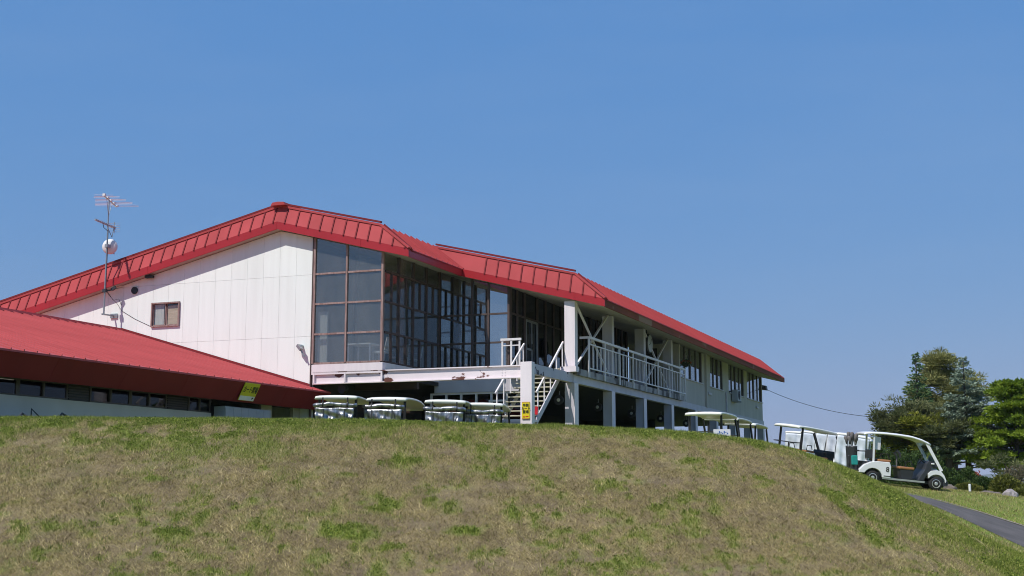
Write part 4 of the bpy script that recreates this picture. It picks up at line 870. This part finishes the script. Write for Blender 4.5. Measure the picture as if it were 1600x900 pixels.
N('uhf_arm', MB().tube([bu-ub*.4, bu-ub*.3+Vector((0, 0, -.16)), (0, 0, 3.0)], .012, 5).tube([(0, 0, 3.1), bu+ub*.35+Vector((0, 0, -.38)), bu+ub*.48], .012, 5), 'charcoal')
dish = MB().lathe([(.001, .06), (.08, .052), (.16, .03), (.23, 0), (.275, -.045), (.275, -.052), (.23, -.01), (.16, .02), (.08, .042), (.001, .05)], 28)
do = N('dish', dish, 'white', smooth=True); do.matrix_local = Matrix.Translation((-.02, .16, 2.47)) @ (Vector((.35, -.93, -.05))).to_track_quat('Z', 'Y').to_matrix().to_4x4()
N('dish_mount', MB().box(-.06, .06, -.05, .12, 2.40, 2.52).bar((0, .12, 2.44), (-.05, .48, 2.25), .03), 'steel')
N('cable', MB().tube([(.03, 0, 3.0), (.035, .02, 1.0), (.06, .1, .75), (.16, .5, .45), (.32, .565, .20), (.9, .57, -.12), (1.6, .57, -.42)], .007, 5).tube([(.03, .02, .9), (.14, .3, .55), (.22, .5, .62), (.3, .56, .40)], .009, 5), 'black')
# ================================================================ SMALL THINGS ON THE BUILDING
GF = 'round fans hanging in the dark undercroft bays'
fan0 = None
for v, lab in ((5.75, 'round pale fan in the dark behind the stair, first of the undercroft row'), (10.2, 'round pale fan in the dark bay right of the balcony corner column'), (14.8, 'round pale fan in the third undercroft bay from the stair'), (19.4, 'round pale fan in the fourth undercroft bay from the stair'), (24.1, 'round pale fan by the cream cart roofs, farthest undercroft bay')):
    if not fan0:
        fan0 = thing('fan', lab, 'fan', (0, 0, 0), RZ, GF)
        part('guard', MB().lathe([(.27, -.08), (.285, 0), (.27, .08), (.25, .08), (.265, 0), (.25, -.08)], 24, 'y'), 'charcoal', fan0)
        ww = MB()
        for q in range(12):
            t = q*math.pi/6; ww.bar((.1*math.cos(t), -.09, .1*math.sin(t)), (.26*math.cos(t), -.07, .26*math.sin(t)), .006)
        part('guard_wires', ww, 'charcoal', fan0); part('motor', MB().lathe([(.02, -.12), (.10, -.10), (.12, -.02), (.11, .2)], 14, 'y'), 'whitepl', fan0)
        for q in range(4):
            t = q*math.pi/2+.4; part('blade', MB().hexa([(math.cos(t)*.1-.04*math.sin(t), -.02, math.sin(t)*.1+.04*math.cos(t)), (math.cos(t)*.24-.07*math.sin(t), -.03, math.sin(t)*.24+.07*math.cos(t)), (math.cos(t)*.24+.07*math.sin(t), .03, math.sin(t)*.24-.07*math.cos(t)), (math.cos(t)*.1+.04*math.sin(t), .02, math.sin(t)*.1-.04*math.cos(t))] + [(math.cos(t)*.1-.04*math.sin(t), -.012, math.sin(t)*.1+.04*math.cos(t)), (math.cos(t)*.24-.07*math.sin(t), -.022, math.sin(t)*.24+.07*math.cos(t)), (math.cos(t)*.24+.07*math.sin(t), .038, math.sin(t)*.24-.07*math.cos(t)), (math.cos(t)*.1+.04*math.sin(t), .028, math.sin(t)*.1-.04*math.cos(t))]), 'charcoal', fan0)
        part('hanger', MB().box(-.02, .02, .1, .14, .1, .52), 'steel', fan0); fo = fan0
    else: fo = dup_tree(fan0)
    fo.location = B(-1.0, v, 3.0); fo['label'] = lab; fo.scale = (.62, .62, .62)
ck = thing('clock', 'large round black rimmed clock hanging above the balcony railing', 'clock', B(-.02, 13.75, 5.76), RZ)
part('case', MB().lathe([(.36, -.26), (.41, -.22), (.41, .10), (.37, .15)], 28, 'x'), 'black', ck); part('face', MB().lathe([(.355, .151), (.34, .165), (.001, .17)], 28, 'x'), 'locker', ck)
part('hands', MB().bar((.175, 0, 0), (.175, .12, .2), .02).bar((.178, 0, 0), (.178, -.2, -.06), .015), 'black', ck); part('hanger', MB().box(-.02, .02, -.02, .02, .41, .56), 'black', ck)
ac = thing('air_conditioner', 'grey outdoor air conditioner unit on wall brackets below the third window', 'air conditioner', B(.10, 29.9, 4.38), RZ)
part('casing', MB().box(0, .32, -.42, .42, 0, .58), 'locker', ac, bevel=.015); part('grille', MB().lathe([(.235, .321), (.235, .335), (.20, .335), (.20, .321)], 20, 'x', (0, -.08, .3)).lathe([(.12, .321), (.12, .335), (.09, .335), (.09, .321)], 16, 'x', (0, -.08, .3)), 'charcoal', ac)
part('bracket', MB().box(-.03, .36, -.34, -.30, -.05, -.003).box(-.03, .36, .30, .34, -.05, -.003), 'steel', ac)
fl = thing('flood_lamp', 'black floodlight on a bracket at the far end of the clubhouse', 'lamp', B(-.05, 38.1, 5.72), RZ)
part('arm', MB().bar((.0, 0, 0), (.10, .75, .02), .05), 'charcoal', fl); part('lamp_head', MB().hexa([(-.05, .5, -.12), (.25, .5, -.16), (.25, 1.05, -.16), (-.05, 1.05, -.12), (-.02, .52, .14), (.22, .52, .10), (.22, 1.03, .10), (-.02, 1.03, .14)]), 'charcoal', fl)
part('lead', MB().tube([(.05, .4, -.02), (.0, .3, -.25), (.0, .05, -.32)], .015, 5), 'black', fl)
pa = B(-.0, 38.9, 5.70); pb = Vector((18.6, 66, 3.45)); pts = [pa.lerp(pb, t) - Vector((0, 0, 1.3*t*(1-t))) for t in [i/24 for i in range(25)]]
tag(obj('cable', MB().tube(pts, .014, 5).mesh('cable', 'black')), 'thin overhead cable sagging from the clubhouse corner to the trees', 'cable')
hb = thing('hanging_basket', 'basket of dark red flowers hanging at the end of the balcony railing', 'flower basket', B(.20, 19.35, 5.45), RZ)
part('pot', MB().lathe([(.05, -.18), (.15, -.12), (.20, 0), (.19, 0), (.14, -.10)], 14), 'charcoal', hb)
part('chain', MB().tube([(.18, 0, 0), (0, 0, .55)], .006, 4).tube([(-.18, 0, 0), (0, 0, .55)], .006, 4), 'black', hb)
# inside the glass corner
GT = 'dining tables and chairs behind the glass'
def table(u, v, lab):
    t = thing('table', lab, 'table', B(u, v, 3.93), RZ, 'tables behind the glass')
    part('table_top', MB().box(-.45, .45, -.4, .4, .70, .74), 'white', t)
    for x in (-.4, .4):
        for y in (-.35, .35): part('leg', MB().box(x-.02, x+.02, y-.02, y+.02, 0, .699), 'alu', t)
def chair(u, v, rz, lab):
    t = thing('chair', lab, 'chair', B(u, v, 3.93), RZ+rz, 'chairs behind the glass')
    part('seat', MB().box(-.22, .22, -.22, .22, .42, .47), 'white', t); part('backrest', MB().hexa([(.19, -.21, .50), (.22, -.21, .50), (.22, .21, .50), (.19, .21, .50), (.28, -.20, .92), (.31, -.20, .92), (.31, .20, .92), (.28, .20, .92)]), 'white', t)
    for x in (-.2, .2):
        for y in (-.2, .2): part('leg', MB().box(x-.015, x+.015, y-.015, y+.015, 0, .419), 'alu', t)
    for y in (-.23, .23): part('arm', MB().tube([(-.2, y, .42), (-.2, y, .64), (.24, y, .66)], .014, 5), 'alu', t)
table(-6.1, .8, 'white table close behind the front corner glazing'); chair(-5.45, .8, 0, 'white armchair beside the table at the glass corner')
chair(-5.7, 2.6, 1.2, 'white armchair behind the middle of the side glazing'); chair(-5.6, 3.6, .4, 'white armchair near the recessed glass corner'); table(-6.3, 3.1, 'white table farther inside the bay')
# low sign, trolley
sg = thing('low_sign', 'low white board with blue lettering on short legs behind the grass crest', 'sign', (5.98, 37.2, gz(5.98, 37.2)), R(-8))
zs_ = 80/2053*37.2 - gz(5.98, 37.2) - .03
part('board', MB().box(-.24, .24, -.012, .012, zs_, zs_+.19), 'white', sg); bl = MB()
for k in range(7): x = -.13+k*.045; bl.box(x, x+.03, -.016, -.013, zs_+.05+.02*(k % 3), zs_+.09+.025*((k*2) % 3))
part('lettering', bl, 'blueink', sg)
for x in (-.2, .2): part('leg', MB().box(x-.015, x+.015, .013, .04, 0, zs_+.15), 'steel', sg)
def trolley(px, Y, lab, sc=1):
    x = (px-800)/2053*Y; z0 = gz(x, Y); zt_ = 110/2053*Y - z0
    t = thing('golf_trolley', lab, 'trolley', (x, Y, z0), R(10), 'folded black trolleys by the low wing')
    part('frame', MB().tube([(-.35, 0, .2), (-.1, 0, zt_-.10), (.0, 0, zt_-.03), (.12, .0, zt_-.06), (.38, 0, zt_-.02)], .022, 6).tube([(-.35, .1, .2), (-.35, .1, .6), (-.05, 0, zt_-.12)], .02, 6), 'black', t)
    part('handle', MB().tube([(.33, -.12, zt_-.03), (.36, 0, zt_+.06), (.40, .02, zt_+.03), (.52, .02, zt_-.03)], .026, 6), 'charcoal', t)
    for s_ in (-1, 1): part('wheel', MB().lathe([(.10, -.02), (.14, -.02), (.14, .02), (.10, .02)], 16, 'y', (-.3, s_*.28, .14)), 'tyre', t)
    part('axle', MB().tube([(-.3, -.28, .14), (-.3, .28, .14)], .015, 6), 'black', t)
trolley(66, 30.6, 'black folded trolley with its handle showing above the crest near the left edge'); trolley(1, 28.9, 'black folded trolley cut off by the left picture edge')
# ================================================================ TREES AND SHRUBS
def basis(d):
    d = d/np.linalg.norm(d, axis=-1, keepdims=True); ref = np.where(np.abs(d[:, 2:3]) > .9, np.array([[1., 0, 0]]), np.array([[0, 0, 1.]]))
    a = np.cross(d, ref); a /= np.linalg.norm(a, axis=-1, keepdims=True); return d, a, np.cross(d, a)
def cards(c, d, L, W):        # leaf-sized diamond faces: centre, long axis, length, width
    n = len(c); d, a, b = basis(d); t = rng.uniform(0, 2*np.pi, (n, 1)); s = a*np.cos(t)+b*np.sin(t)
    L = np.broadcast_to(np.asarray(L, float).reshape(-1, 1), (n, 1)); W = np.broadcast_to(np.asarray(W, float).reshape(-1, 1), (n, 1))
    nn = np.cross(d, s)
    v = np.stack([c, c+d*L*.45+s*W*.5+nn*W*.12, c+d*L, c+d*L*.45-s*W*.5+nn*W*.12], 1).reshape(-1, 3); f = np.arange(n*4).reshape(n, 4); return v, f
def foliage(name, c, d, L, W, m, parent, rnd=None):
    v, f = cards(np.asarray(c), np.asarray(d), L, W); r = rng.uniform(0, 1, len(c)) if rnd is None else np.clip(rnd, 0, 1)
    return obj(name, np_mesh(name, v, f, m, {'rnd': np.repeat(r, 4)}), parent)
def rdir(n): d = rng.normal(size=(n, 3)); return d/np.linalg.norm(d, axis=1, keepdims=True)
def at(px, Y, dz=0): x = (px-800)/2053*Y; return Vector((x, Y, gz(x, Y)+dz))
def conifer(name, label, px, Y, h, r, m, base=.1, dens=1.0, card=(.24, .07), droop=.12, shape=.9, seed=0, group='trees beyond the lawn', lean=0):
    t = thing(name, label, 'tree', at(px, Y, -.05), rng.uniform(0, 6), group)
    part('trunk', MB().tube([(0, 0, 0), (.02, 0, h*.5), (0, 0, h*.97)], [h*.022+.04, h*.012+.02, .015], 8), 'bark', t)
    C, D, LL, RN = [], [], [], []; lim = MB(); z = h*base
    while z < h*.985:
        q = (z-h*base)/(h*(1-base)); Rr = r*max(.04, (1-q)**shape); nb = max(4, int(8*dens*(.5+.5*(1-q)) + .5))
        for k in range(nb):
            a = rng.uniform(0, 2*np.pi); L_ = Rr*rng.uniform(.62, 1.10); hd = np.array([np.cos(a), np.sin(a), 0.]); nS = max(3, int(L_/.10*dens)); tn = rng.uniform(-.2, .35)
            s = np.linspace(.12, 1, nS)[:, None]; P_ = np.array([0, 0, z + rng.uniform(-.1, .1)]) + hd*L_*s + np.array([0, 0, 1])*(L_*(-droop*s*1.6 + (droop+.10)*s**2.2)+.0)
            if L_ > .8 and rng.random() < .5: lim.tube([tuple(P_[0]), tuple(P_[nS//2]), tuple(P_[-1])], [.028, .018, .006], 4, False)
            sp = np.array([-hd[1], hd[0], 0])
            for rep in range(max(4, int(11*(1-q)+2))):
                sd = rng.uniform(-1, 1, (nS, 1)); wd = L_*.30*np.sin(np.clip(s, 0, 1)*np.pi*.85+.25)
                C.append(P_ + sp*sd*wd + rng.normal(0, .03, (nS, 3))); D.append(hd*.9 + sp*sd*.8 + np.array([0, 0, rng.uniform(-.30, .15)]) + rng.normal(0, .22, (nS, 3)))
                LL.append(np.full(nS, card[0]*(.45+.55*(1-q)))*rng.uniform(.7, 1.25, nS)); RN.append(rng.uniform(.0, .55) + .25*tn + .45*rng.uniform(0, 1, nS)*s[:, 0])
        z += max(.13, h*.028)*rng.uniform(.8, 1.2)
    C = np.concatenate(C); D = np.concatenate(D)
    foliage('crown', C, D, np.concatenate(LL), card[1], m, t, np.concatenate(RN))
    if lim.v: part('limbs', lim, 'bark', t)
    return t
def tufted(name, label, px, Y, clumps, m, trunk, tuft=.32, per=55, card=(.20, .035), flat=.7, group='trees beyond the lawn', bark='bark', ups=.5, cat='tree'):
    """pine or leafy tree: clumps (x, z, radius, n) around limbs; each clump is filled with tufts of small faces"""
    base = at(px, Y, -.05); t = thing(name, label, cat, base, 0, group)
    tb = MB(); 
    for pts, rr in trunk: tb.tube(pts, rr, 8)
    part('trunk', tb, bark, t)
    C, D, RN = [], [], []; lim = MB()
    for (x, y, z, rx, rz_, n) in clumps:
        cc = np.array([x, y, z]); start = np.array(trunk[0][0][-1]) if z > trunk[0][0][-1][2] else np.array([0, 0, max(.3, z-.4)])*1.0
        if np.linalg.norm(cc-start) > .5: lim.tube([tuple(start + (cc-start)*.0), tuple(start+(cc-start)*.55+np.array([0, 0, -.12])), tuple(cc)], [.05, .032, .012], 5, False)
        dirs = rdir(n); rad = rng.uniform(.45, 1, (n, 1))**.6; P_ = cc + dirs*rad*np.array([rx, rx, rz_]); cl = rng.uniform(-.18, .18)
        for i in range(n):
            dd = rdir(per); dd[:, 2] = np.abs(dd[:, 2])*ups + dd[:, 2]*(1-ups)
            off = dd*tuft*rng.uniform(.1, 1, (per, 1))*np.array([1, 1, flat]); C.append(P_[i]+off); D.append(dd + dirs[i]*.4 + np.array([0, 0, .15]))
            RN.append(np.full(per, rng.uniform(.05, .65)+cl) + rng.uniform(0, .35, per))
    C = np.concatenate(C); foliage('crown', C, np.concatenate(D), np.full(len(C), card[0])*rng.uniform(.7, 1.3, len(C)), card[1], m, t, np.concatenate(RN))
    if lim.v: part('limbs', lim, bark, t)
    return t
def ring_clumps(n, x0, z0, rx, rz_, size, k, ydepth=.8):
    out = []
    for i in range(n):
        d = rdir(1)[0]; q = rng.uniform(.35, 1)**.5; s = rng.uniform(.6, 1.1)*size
        out.append((x0+d[0]*q*rx, d[1]*q*rx*ydepth, z0+d[2]*q*rz_, s, s*.6, k))
    return out
PX = 1/33.0      # metres per photograph pixel at about 62 m
# back row
tufted('pine_tree', 'tall olive green pine standing tallest behind the blue spruce', 1490, 66, ring_clumps(30, .0, 5.1, 1.75, 1.1, .62, 14) + ring_clumps(16, -.30, 6.25, .9, .75, .5, 13) + ring_clumps(34, .1, 3.2, 2.1, 1.6, .7, 12) + [(1.55, 0, 5.6, .35, .3, 5), (2.0, 0, 4.9, .3, .25, 4), (-.3, 0, 7.0, .35, .3, 7), (-.95, 0, 6.3, .4, .3, 6), (2.2, 0.3, 3.9, .35, .3, 5)], 'olive', [([(0, 0, 0), (.1, 0, 2.5), (0, 0, 6.0)], [.24, .18, .05])], .30, 42, (.20, .045))
conifer('fir_tree', 'narrow dark green fir left of the tall olive pine', 1440, 62, 6.55, 1.8, 'fir', .12, 1.1, (.25, .075), .10, 1.0)
conifer('blue_spruce', 'blue grey spruce with layered drooping boughs in front of the olive pine', 1515, 58, 5.95, 1.85, 'bluespruce', .28, 1.3, (.21, .085), .18, .72)
conifer('fir_tree', 'small far fir tree at the left of the tree group behind the score sheet', 1340, 78, 3.0, 1.5, 'fir', .02, .9, (.26, .08), .08, .9)
conifer('fir_tree', 'low spreading fir between the white carts and the pine group', 1362, 74, 3.1, 1.9, 'fir', .02, .9, (.26, .08), .08, .8)
tufted('black_pine', 'broad dark pine leaning left above the numbered golf cart', 1428, 59, ring_clumps(26, -.55, 2.95, .85, .8, .46, 12) + ring_clumps(28, .5, 2.8, 1.4, 1.0, .5, 12) + [(-1.45, 0, 3.45, .34, .26, 8), (-1.2, .2, 3.2, .36, .28, 7), (-.6, 0, 3.7, .5, .35, 8), (.1, -.3, 3.6, .5, .35, 8), (1.1, .1, 3.3, .5, .3, 8), (1.7, 0, 2.8, .5, .3, 8), (1.3, -.4, 2.2, .5, .3, 8)], 'pine', [([(-.15, 0, 0), (-.32, -.1, .8), (-.10, 0, 1.5), (-.15, 0, 2.6)], [.10, .085, .075, .04])], .27, 40, (.19, .036), bark='bark_l')
tufted('yew_tree', 'yellow green low conifer bush behind the golf cart seats', 1398, 60, ring_clumps(34, 0, 1.4, 1.4, 1.0, .5, 12) + ring_clumps(14, .6, 2.6, .9, .4, .4, 9), 'gold', [([(0, 0, 0), (.05, 0, 1.2)], [.08, .05])], .26, 42, (.15, .045))
tufted('yew_tree', 'golden green conifer under the dark pine, right of the cart windscreen', 1462, 58, ring_clumps(26, 0, 2.35, 1.05, .75, .45, 12) + ring_clumps(8, -.7, 3.0, .8, .3, .35, 6), 'gold', [([(0, 0, 0), (.06, 0, 1.0), (.0, 0, 2.2)], [.10, .09, .05])], .25, 40, (.15, .045), bark='bark_l')
tufted('dark_pine', 'dark pine with thick forked trunk right of the golf cart roof', 1487, 57.5, ring_clumps(24, .1, 2.4, 1.2, .6, .48, 12) + [(1.3, 0, 1.55, .5, .16, 8), (1.9, .1, 1.3, .45, .12, 7), (-.9, 0, 2.2, .4, .2, 7)], 'pine', [([(0, 0, 0), (.02, 0, .6), (-.05, 0, 1.2), (-.1, 0, 2.2)], [.20, .17, .16, .08]), ([(.06, 0, .52), (.5, 0, .85), (1.0, 0, 1.1)], [.08, .07, .04])], .26, 40, (.18, .036))
# right: maple and low pine
tufted('maple_tree', 'bright green maple with layered leaves at the right picture edge', 1592, 56, [(rng.uniform(-1.6, 1.6)*w_, rng.uniform(-1.3, 1.3)*w_, z, rng.uniform(.42, .62), .15, 12) for z, w_ in [(1.3, .8), (1.6, 1.0), (1.9, 1.05), (2.2, 1.05), (2.5, 1.0), (2.8, .95), (3.1, .85), (3.4, .75), (3.7, .6), (4.0, .55), (4.3, .42), (4.6, .25)] for _ in range(7)], 'maple', [([(0, 0, 0), (.05, 0, 1.0), (0, 0, 2.4), (.1, 0, 3.6)], [.14, .11, .08, .03])], .24, 44, (.13, .085), .45, ups=.3)
tufted('low_pine', 'low dark pine with flat boughs spreading below the maple', 1583, 53, [(-.9, 0, 1.15, .45, .12, 8), (-.3, .2, 1.35, .5, .14, 8), (.4, 0, 1.2, .5, .14, 8), (-.6, -.2, .75, .5, .14, 8), (.2, -.2, .85, .5, .16, 8), (.9, 0, .9, .5, .2, 8)], 'pine', [([(.3, 0, 0), (.2, 0, .5), (0, 0, 1.0)], [.12, .09, .05])], .24, 40, (.17, .036))
def shrub(name, label, px, Y, r, h, m, n=900, card=(.11, .06), group='shrubs along the garden edge', dx=0):
    t = thing(name, label, 'shrub', at(px, Y, -.03), rng.uniform(0, 6), group)
    sm = MB()
    for k in range(5): a = rng.uniform(0, 6.28); sm.tube([(0, 0, 0), (math.cos(a)*r*.3, math.sin(a)*r*.3, h*.5), (math.cos(a)*r*.55, math.sin(a)*r*.55, h*.75)], [.025, .018, .008], 5)
    part('stems', sm, 'bark', t)
    d = rdir(n); d[:, 2] = np.abs(d[:, 2]); lum = fbm(d[:, 0]*2.5+px, d[:, 1]*2.5+d[:, 2]*3, int(px)); q = rng.uniform(.55, 1, (n, 1))**.4*(.72+.5*lum[:, None])
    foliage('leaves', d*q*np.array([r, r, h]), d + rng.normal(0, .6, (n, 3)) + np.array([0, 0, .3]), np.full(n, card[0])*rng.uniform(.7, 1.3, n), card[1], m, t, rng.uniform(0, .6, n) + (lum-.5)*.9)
    return t
shrub('round_shrub', 'clipped dark green round shrub in front of the sea gap', 1535, 50, .58, .60, 'shrub', 2600)
shrub('round_shrub', 'taller dark round shrub beside the red flowering bush', 1511, 53, .5, .88, 'shrub', 2600)
shrub('flower_bush', 'bush of red flowers between the round shrubs', 1526, 55, .35, .85, 'flower', 500, (.08, .06))
shrub('yellow_shrub', 'yellow green shrub behind the pale rock', 1571, 48.5, .62, .72, 'shrub_y', 2200)
shrub('brown_shrub', 'brownish bare twigged shrub at the right edge behind the yellow shrub', 1592, 49.5, .75, 1.05, 'shrub_b', 2200, (.12, .03))
shrub('brown_shrub', 'thin grey brown shrub under the maple, left of the yellow shrub', 1556, 50.5, .40, .55, 'shrub_b', 900, (.12, .03))
for px, Y, r, h, m, lab in ((1480, 52, .5, .9, 'shrub', 'dark green leafy shrub just right of the cart nose'), (1498, 49.5, .45, .5, 'shrub', 'low leafy shrub by the leaning white marker'), (1400, 55, .95, 1.5, 'shrub', 'dark shrub seen through the cart between its seats'), (1424, 54, .95, 1.5, 'shrub', 'dark shrub seen through the cart above the front seat'), (1449, 53, .9, 1.5, 'shrub', 'dark shrub seen through the cart windscreen'), (1374, 56, 1.0, 1.7, 'shrub', 'dark shrub seen behind the rear seat of the cart'), (1512, 47.5, .45, .26, 'shrub_y', 'low dry plant patch behind the upright white marker'), (1598, 46.5, .6, .25, 'shrub_y', 'low yellow green ground plant at the right edge near the rock')):
    shrub('garden_shrub', lab, px, Y, r, h, m, 3200)
def rock(px, Y, sx, sy, sz, lab, seed, m='rock_d'):
    n = 700; me_ = MB(); import bmesh
    bm = bmesh.new(); bmesh.ops.create_icosphere(bm, subdivisions=3, radius=1)
    for v in bm.verts:
        p = v.co; k = .75 + .5*float(fbm(np.array([p.x*1.6+seed]), np.array([p.y*1.6+p.z*1.9+seed]), seed)[0]); p = p*k; p = Vector((round(p.x*3)/3*.35+p.x*.65, round(p.y*3)/3*.35+p.y*.65, p.z)); v.co = (p.x*sx, p.y*sy, max(p.z*sz, -.1))
    me_ = bpy.data.meshes.new('rock'); bm.to_mesh(me_); bm.free(); me_.materials.append(M[m])
    o = obj('rock', me_, None, at(px, Y)); tag(o, lab, 'rock', 'rocks along the garden edge')
rock(1577, 43.5, .27, .25, .26, 'pale angular rock lying on the lawn near the yellow shrub', 3, 'rock')
rock(1484, 46.5, .24, .25, .20, 'dark rock just right of the cart bumper', 5); rock(1540, 46.5, .28, .2, .10, 'low flat brown rock at the lawn edge below the clipped shrub', 8); rock(1556, 46, .2, .18, .09, 'low flat brown rock left of the pale angular rock', 9)
def bollard(px, Y, h, lean, lab):
    t = thing('marker_post', lab, 'marker post', at(px, Y), 0, 'white marker posts on the lawn'); t.rotation_euler = (0, R(lean), 0)
    part('post', MB().lathe([(.04, -.1), (.04, h-.01), (.032, h)], 12), 'whitepl', t); part('ground_sleeve', MB().lathe([(.05, -.1), (.05, .03), (.041, .03)], 12), 'charcoal', t)
bollard(1515, 42.5, .27, 0, 'upright white marker post on the lawn right of the cart'); bollard(1499, 50.5, .34, 12, 'leaning white marker post farther back by the shrubs')
# hanging basket flowers
nF = 120; d = rdir(nF); d[:, 2] = np.abs(d[:, 2])*.7-.15; foliage('flowers', d*np.array([.24, .24, .18]), d, .07, .05, 'flower', hb); foliage('leaves', rdir(320)*np.array([.22, .22, .16]), rdir(320), .07, .04, 'shrub', hb)
# far wood behind the viewpoint, mirrored in the front glass
nW = 9000; wx = rng.uniform(-170, 120, nW); hw = 9 + 7*fbm(wx/16, wx*0, 5) + 3*fbm(wx/4, wx*0, 6); wz = rng.uniform(0, 1, nW)**.6*hw; wv = -175 + rng.uniform(-8, 8, nW)
pos = np.array([tuple(B(a, b, c-2)) for a, b, c in zip(wx, wv, wz)]); o = foliage('far_wood', pos, rdir(nW), 3.0, 2.2, 'shrub', None); o['kind'] = 'stuff'; o['label'] = 'dark wood far behind the viewpoint'
# ================================================================ GRASS BLADES
def blades(name, x0, x1, y0, y1, n, keep, lfun, seed):
    g = np.random.default_rng(seed); Y = np.sqrt(g.uniform(y0**2, y1**2, n)); half = .43*Y; X = g.uniform(-1, 1, n)*half
    k = (X > x0) & (X < x1); X, Y = X[k], Y[k]; k = keep(X, Y, g); X, Y = X[k], Y[k]
    Z = terr(X, Y); G = green_mask(X, Y); L, W, flatn, green = lfun(X, Y, G, g); N_ = len(X)
    az = g.uniform(0, 2*np.pi, N_); dirx, diry = np.cos(az), np.sin(az); sx, sy = -diry, dirx
    a2 = g.uniform(0, 2*np.pi, N_); sx, sy = np.cos(a2), np.sin(a2)
    el = flatn; tip = np.stack([X+dirx*np.cos(el)*L, Y+diry*np.cos(el)*L, Z+np.sin(el)*L+.004], -1)
    b0 = np.stack([X-sx*W/2, Y-sy*W/2, Z-.008], -1); b1 = np.stack([X+sx*W/2, Y+sy*W/2, Z-.008], -1)
    V = np.stack([b0, b1, tip], 1).reshape(-1, 3); F_ = np.arange(N_*3).reshape(N_, 3)
    o = obj(name, np_mesh(name, V, F_, 'blade', {'green': np.repeat(green, 3), 'rnd': np.repeat(g.uniform(0, 1, N_), 3)})); o['kind'] = 'stuff'; return o
def crest_of(X, Y): return np.interp(np.clip(800+2053*X/Y, -400, 2200), PXK, CRD)
def keep_bank(X, Y, g):
    cd = crest_of(X, Y); bare = np.clip((fbm(X*.9, Y*1.6, 61)-.50)*5, 0, 1)*(green_mask(X, Y) < .25)
    return (Y < cd+1.2) & (g.uniform(0, 1, len(X)) > bare*.65)
def len_bank(X, Y, G, g):
    n = len(X); isg = g.uniform(0, 1, n) < G*.92; tall = np.clip((fbm(X*1.1, Y*1.1, 71)-.4)*3, 0, 1); cr = np.clip(1-np.abs(Y-crest_of(X, Y))/1.2, 0, 1)
    L = np.where(isg, .035+.045*g.uniform(0, 1, n)*(.4+tall) + .025*cr*g.uniform(0, 1, n), .03+.06*g.uniform(0, 1, n)**1.5)
    W = np.where(isg, g.uniform(.007, .016, n), g.uniform(.006, .013, n)); el = np.where(isg, g.uniform(.5, 1.45, n), g.uniform(.05, .75, n)**1.0)
    return L, W, el, np.clip(isg*(.75+.3*g.uniform(0, 1, n)) + (~isg)*(.05+.22*g.uniform(0, 1, n)**2), 0, 1)
blades('bank_grass', -14, 16, 16.5, 31.5, 1150000, keep_bank, len_bank, 1)['label'] = 'short dry turf with green tufts covering the bank'
def keep_lawn(X, Y, g):
    pd = path_dist(X, Y); off = (pd < -.08) | (pd > PATH_W+.05); return (Y > crest_of(X, Y)+1.2) & off & (X > 7)
def len_lawn(X, Y, G, g):
    n = len(X); isg = g.uniform(0, 1, n) < .45+.3*(fbm(X*.8, Y*.8, 81)-.5)*2; return .03+.05*g.uniform(0, 1, n), g.uniform(.008, .016, n), g.uniform(.3, 1.4, n), np.clip(isg*.9, 0, 1)
blades('lawn_grass', 7, 22, 27, 50, 420000, keep_lawn, len_lawn, 2)['label'] = 'mown lawn grass around the path and the cart'

# long pale straws lying on the bank, broad weed leaves in the green patches
def straws():
    g = np.random.default_rng(5); n = 26000; Y = g.uniform(17, 30, n); X = g.uniform(-1, 1, n)*.43*Y; G = green_mask(X, Y); k = (G < .5) & (Y < crest_of(X, Y)-.3) & (fbm(X*1.2, Y*.8, 91) > .42); X, Y = X[k], Y[k]; n = len(X)
    az = g.normal(R(150), .7, n); L = g.uniform(.10, .30, n); W = g.uniform(.003, .006, n); dx, dy = np.cos(az), np.sin(az)
    P0 = np.stack([X-dy*W, Y+dx*W, terr(X, Y)+.012], -1); P1 = np.stack([X+dy*W, Y-dx*W, terr(X, Y)+.012], -1); X2, Y2 = X+dx*L, Y+dy*L; P2 = np.stack([X2, Y2, terr(X2, Y2)+g.uniform(.015, .06, n)], -1)
    o = obj('dry_straws', np_mesh('dry_straws', np.stack([P0, P1, P2], 1).reshape(-1, 3), np.arange(n*3).reshape(n, 3), 'blade', {'green': np.zeros(n*3), 'rnd': np.repeat(g.uniform(.5, .9, n), 3)})); o['kind'] = 'stuff'; o['label'] = 'loose pale straws lying on the bank'
straws()
def weeds():
    g = np.random.default_rng(6); n = 500000; Y = np.sqrt(g.uniform(17**2, 30.5**2, n)); X = g.uniform(-1, 1, n)*.43*Y; G = green_mask(X, Y); k = (G > .62) & (g.uniform(0, 1, n) < (G-.55)*1.2) & (Y < crest_of(X, Y)-.6); X, Y = X[k], Y[k]; n = len(X)
    c = np.stack([X, Y, terr(X, Y)+g.uniform(.01, .07, n)], -1); d = rng.normal(size=(n, 3)); d[:, 2] = np.abs(d[:, 2])*.5
    v, f = cards(c, d, g.uniform(.025, .06, n), g.uniform(.015, .032, n))
    o = obj('weed_leaves', np_mesh('weed_leaves', v, f, 'blade', {'green': np.repeat(g.uniform(.85, 1, n), 4), 'rnd': np.repeat(g.uniform(.1, .85, n), 4)})); o['kind'] = 'stuff'; o['label'] = 'broad green weed leaves in tufts on the bank'
weeds()
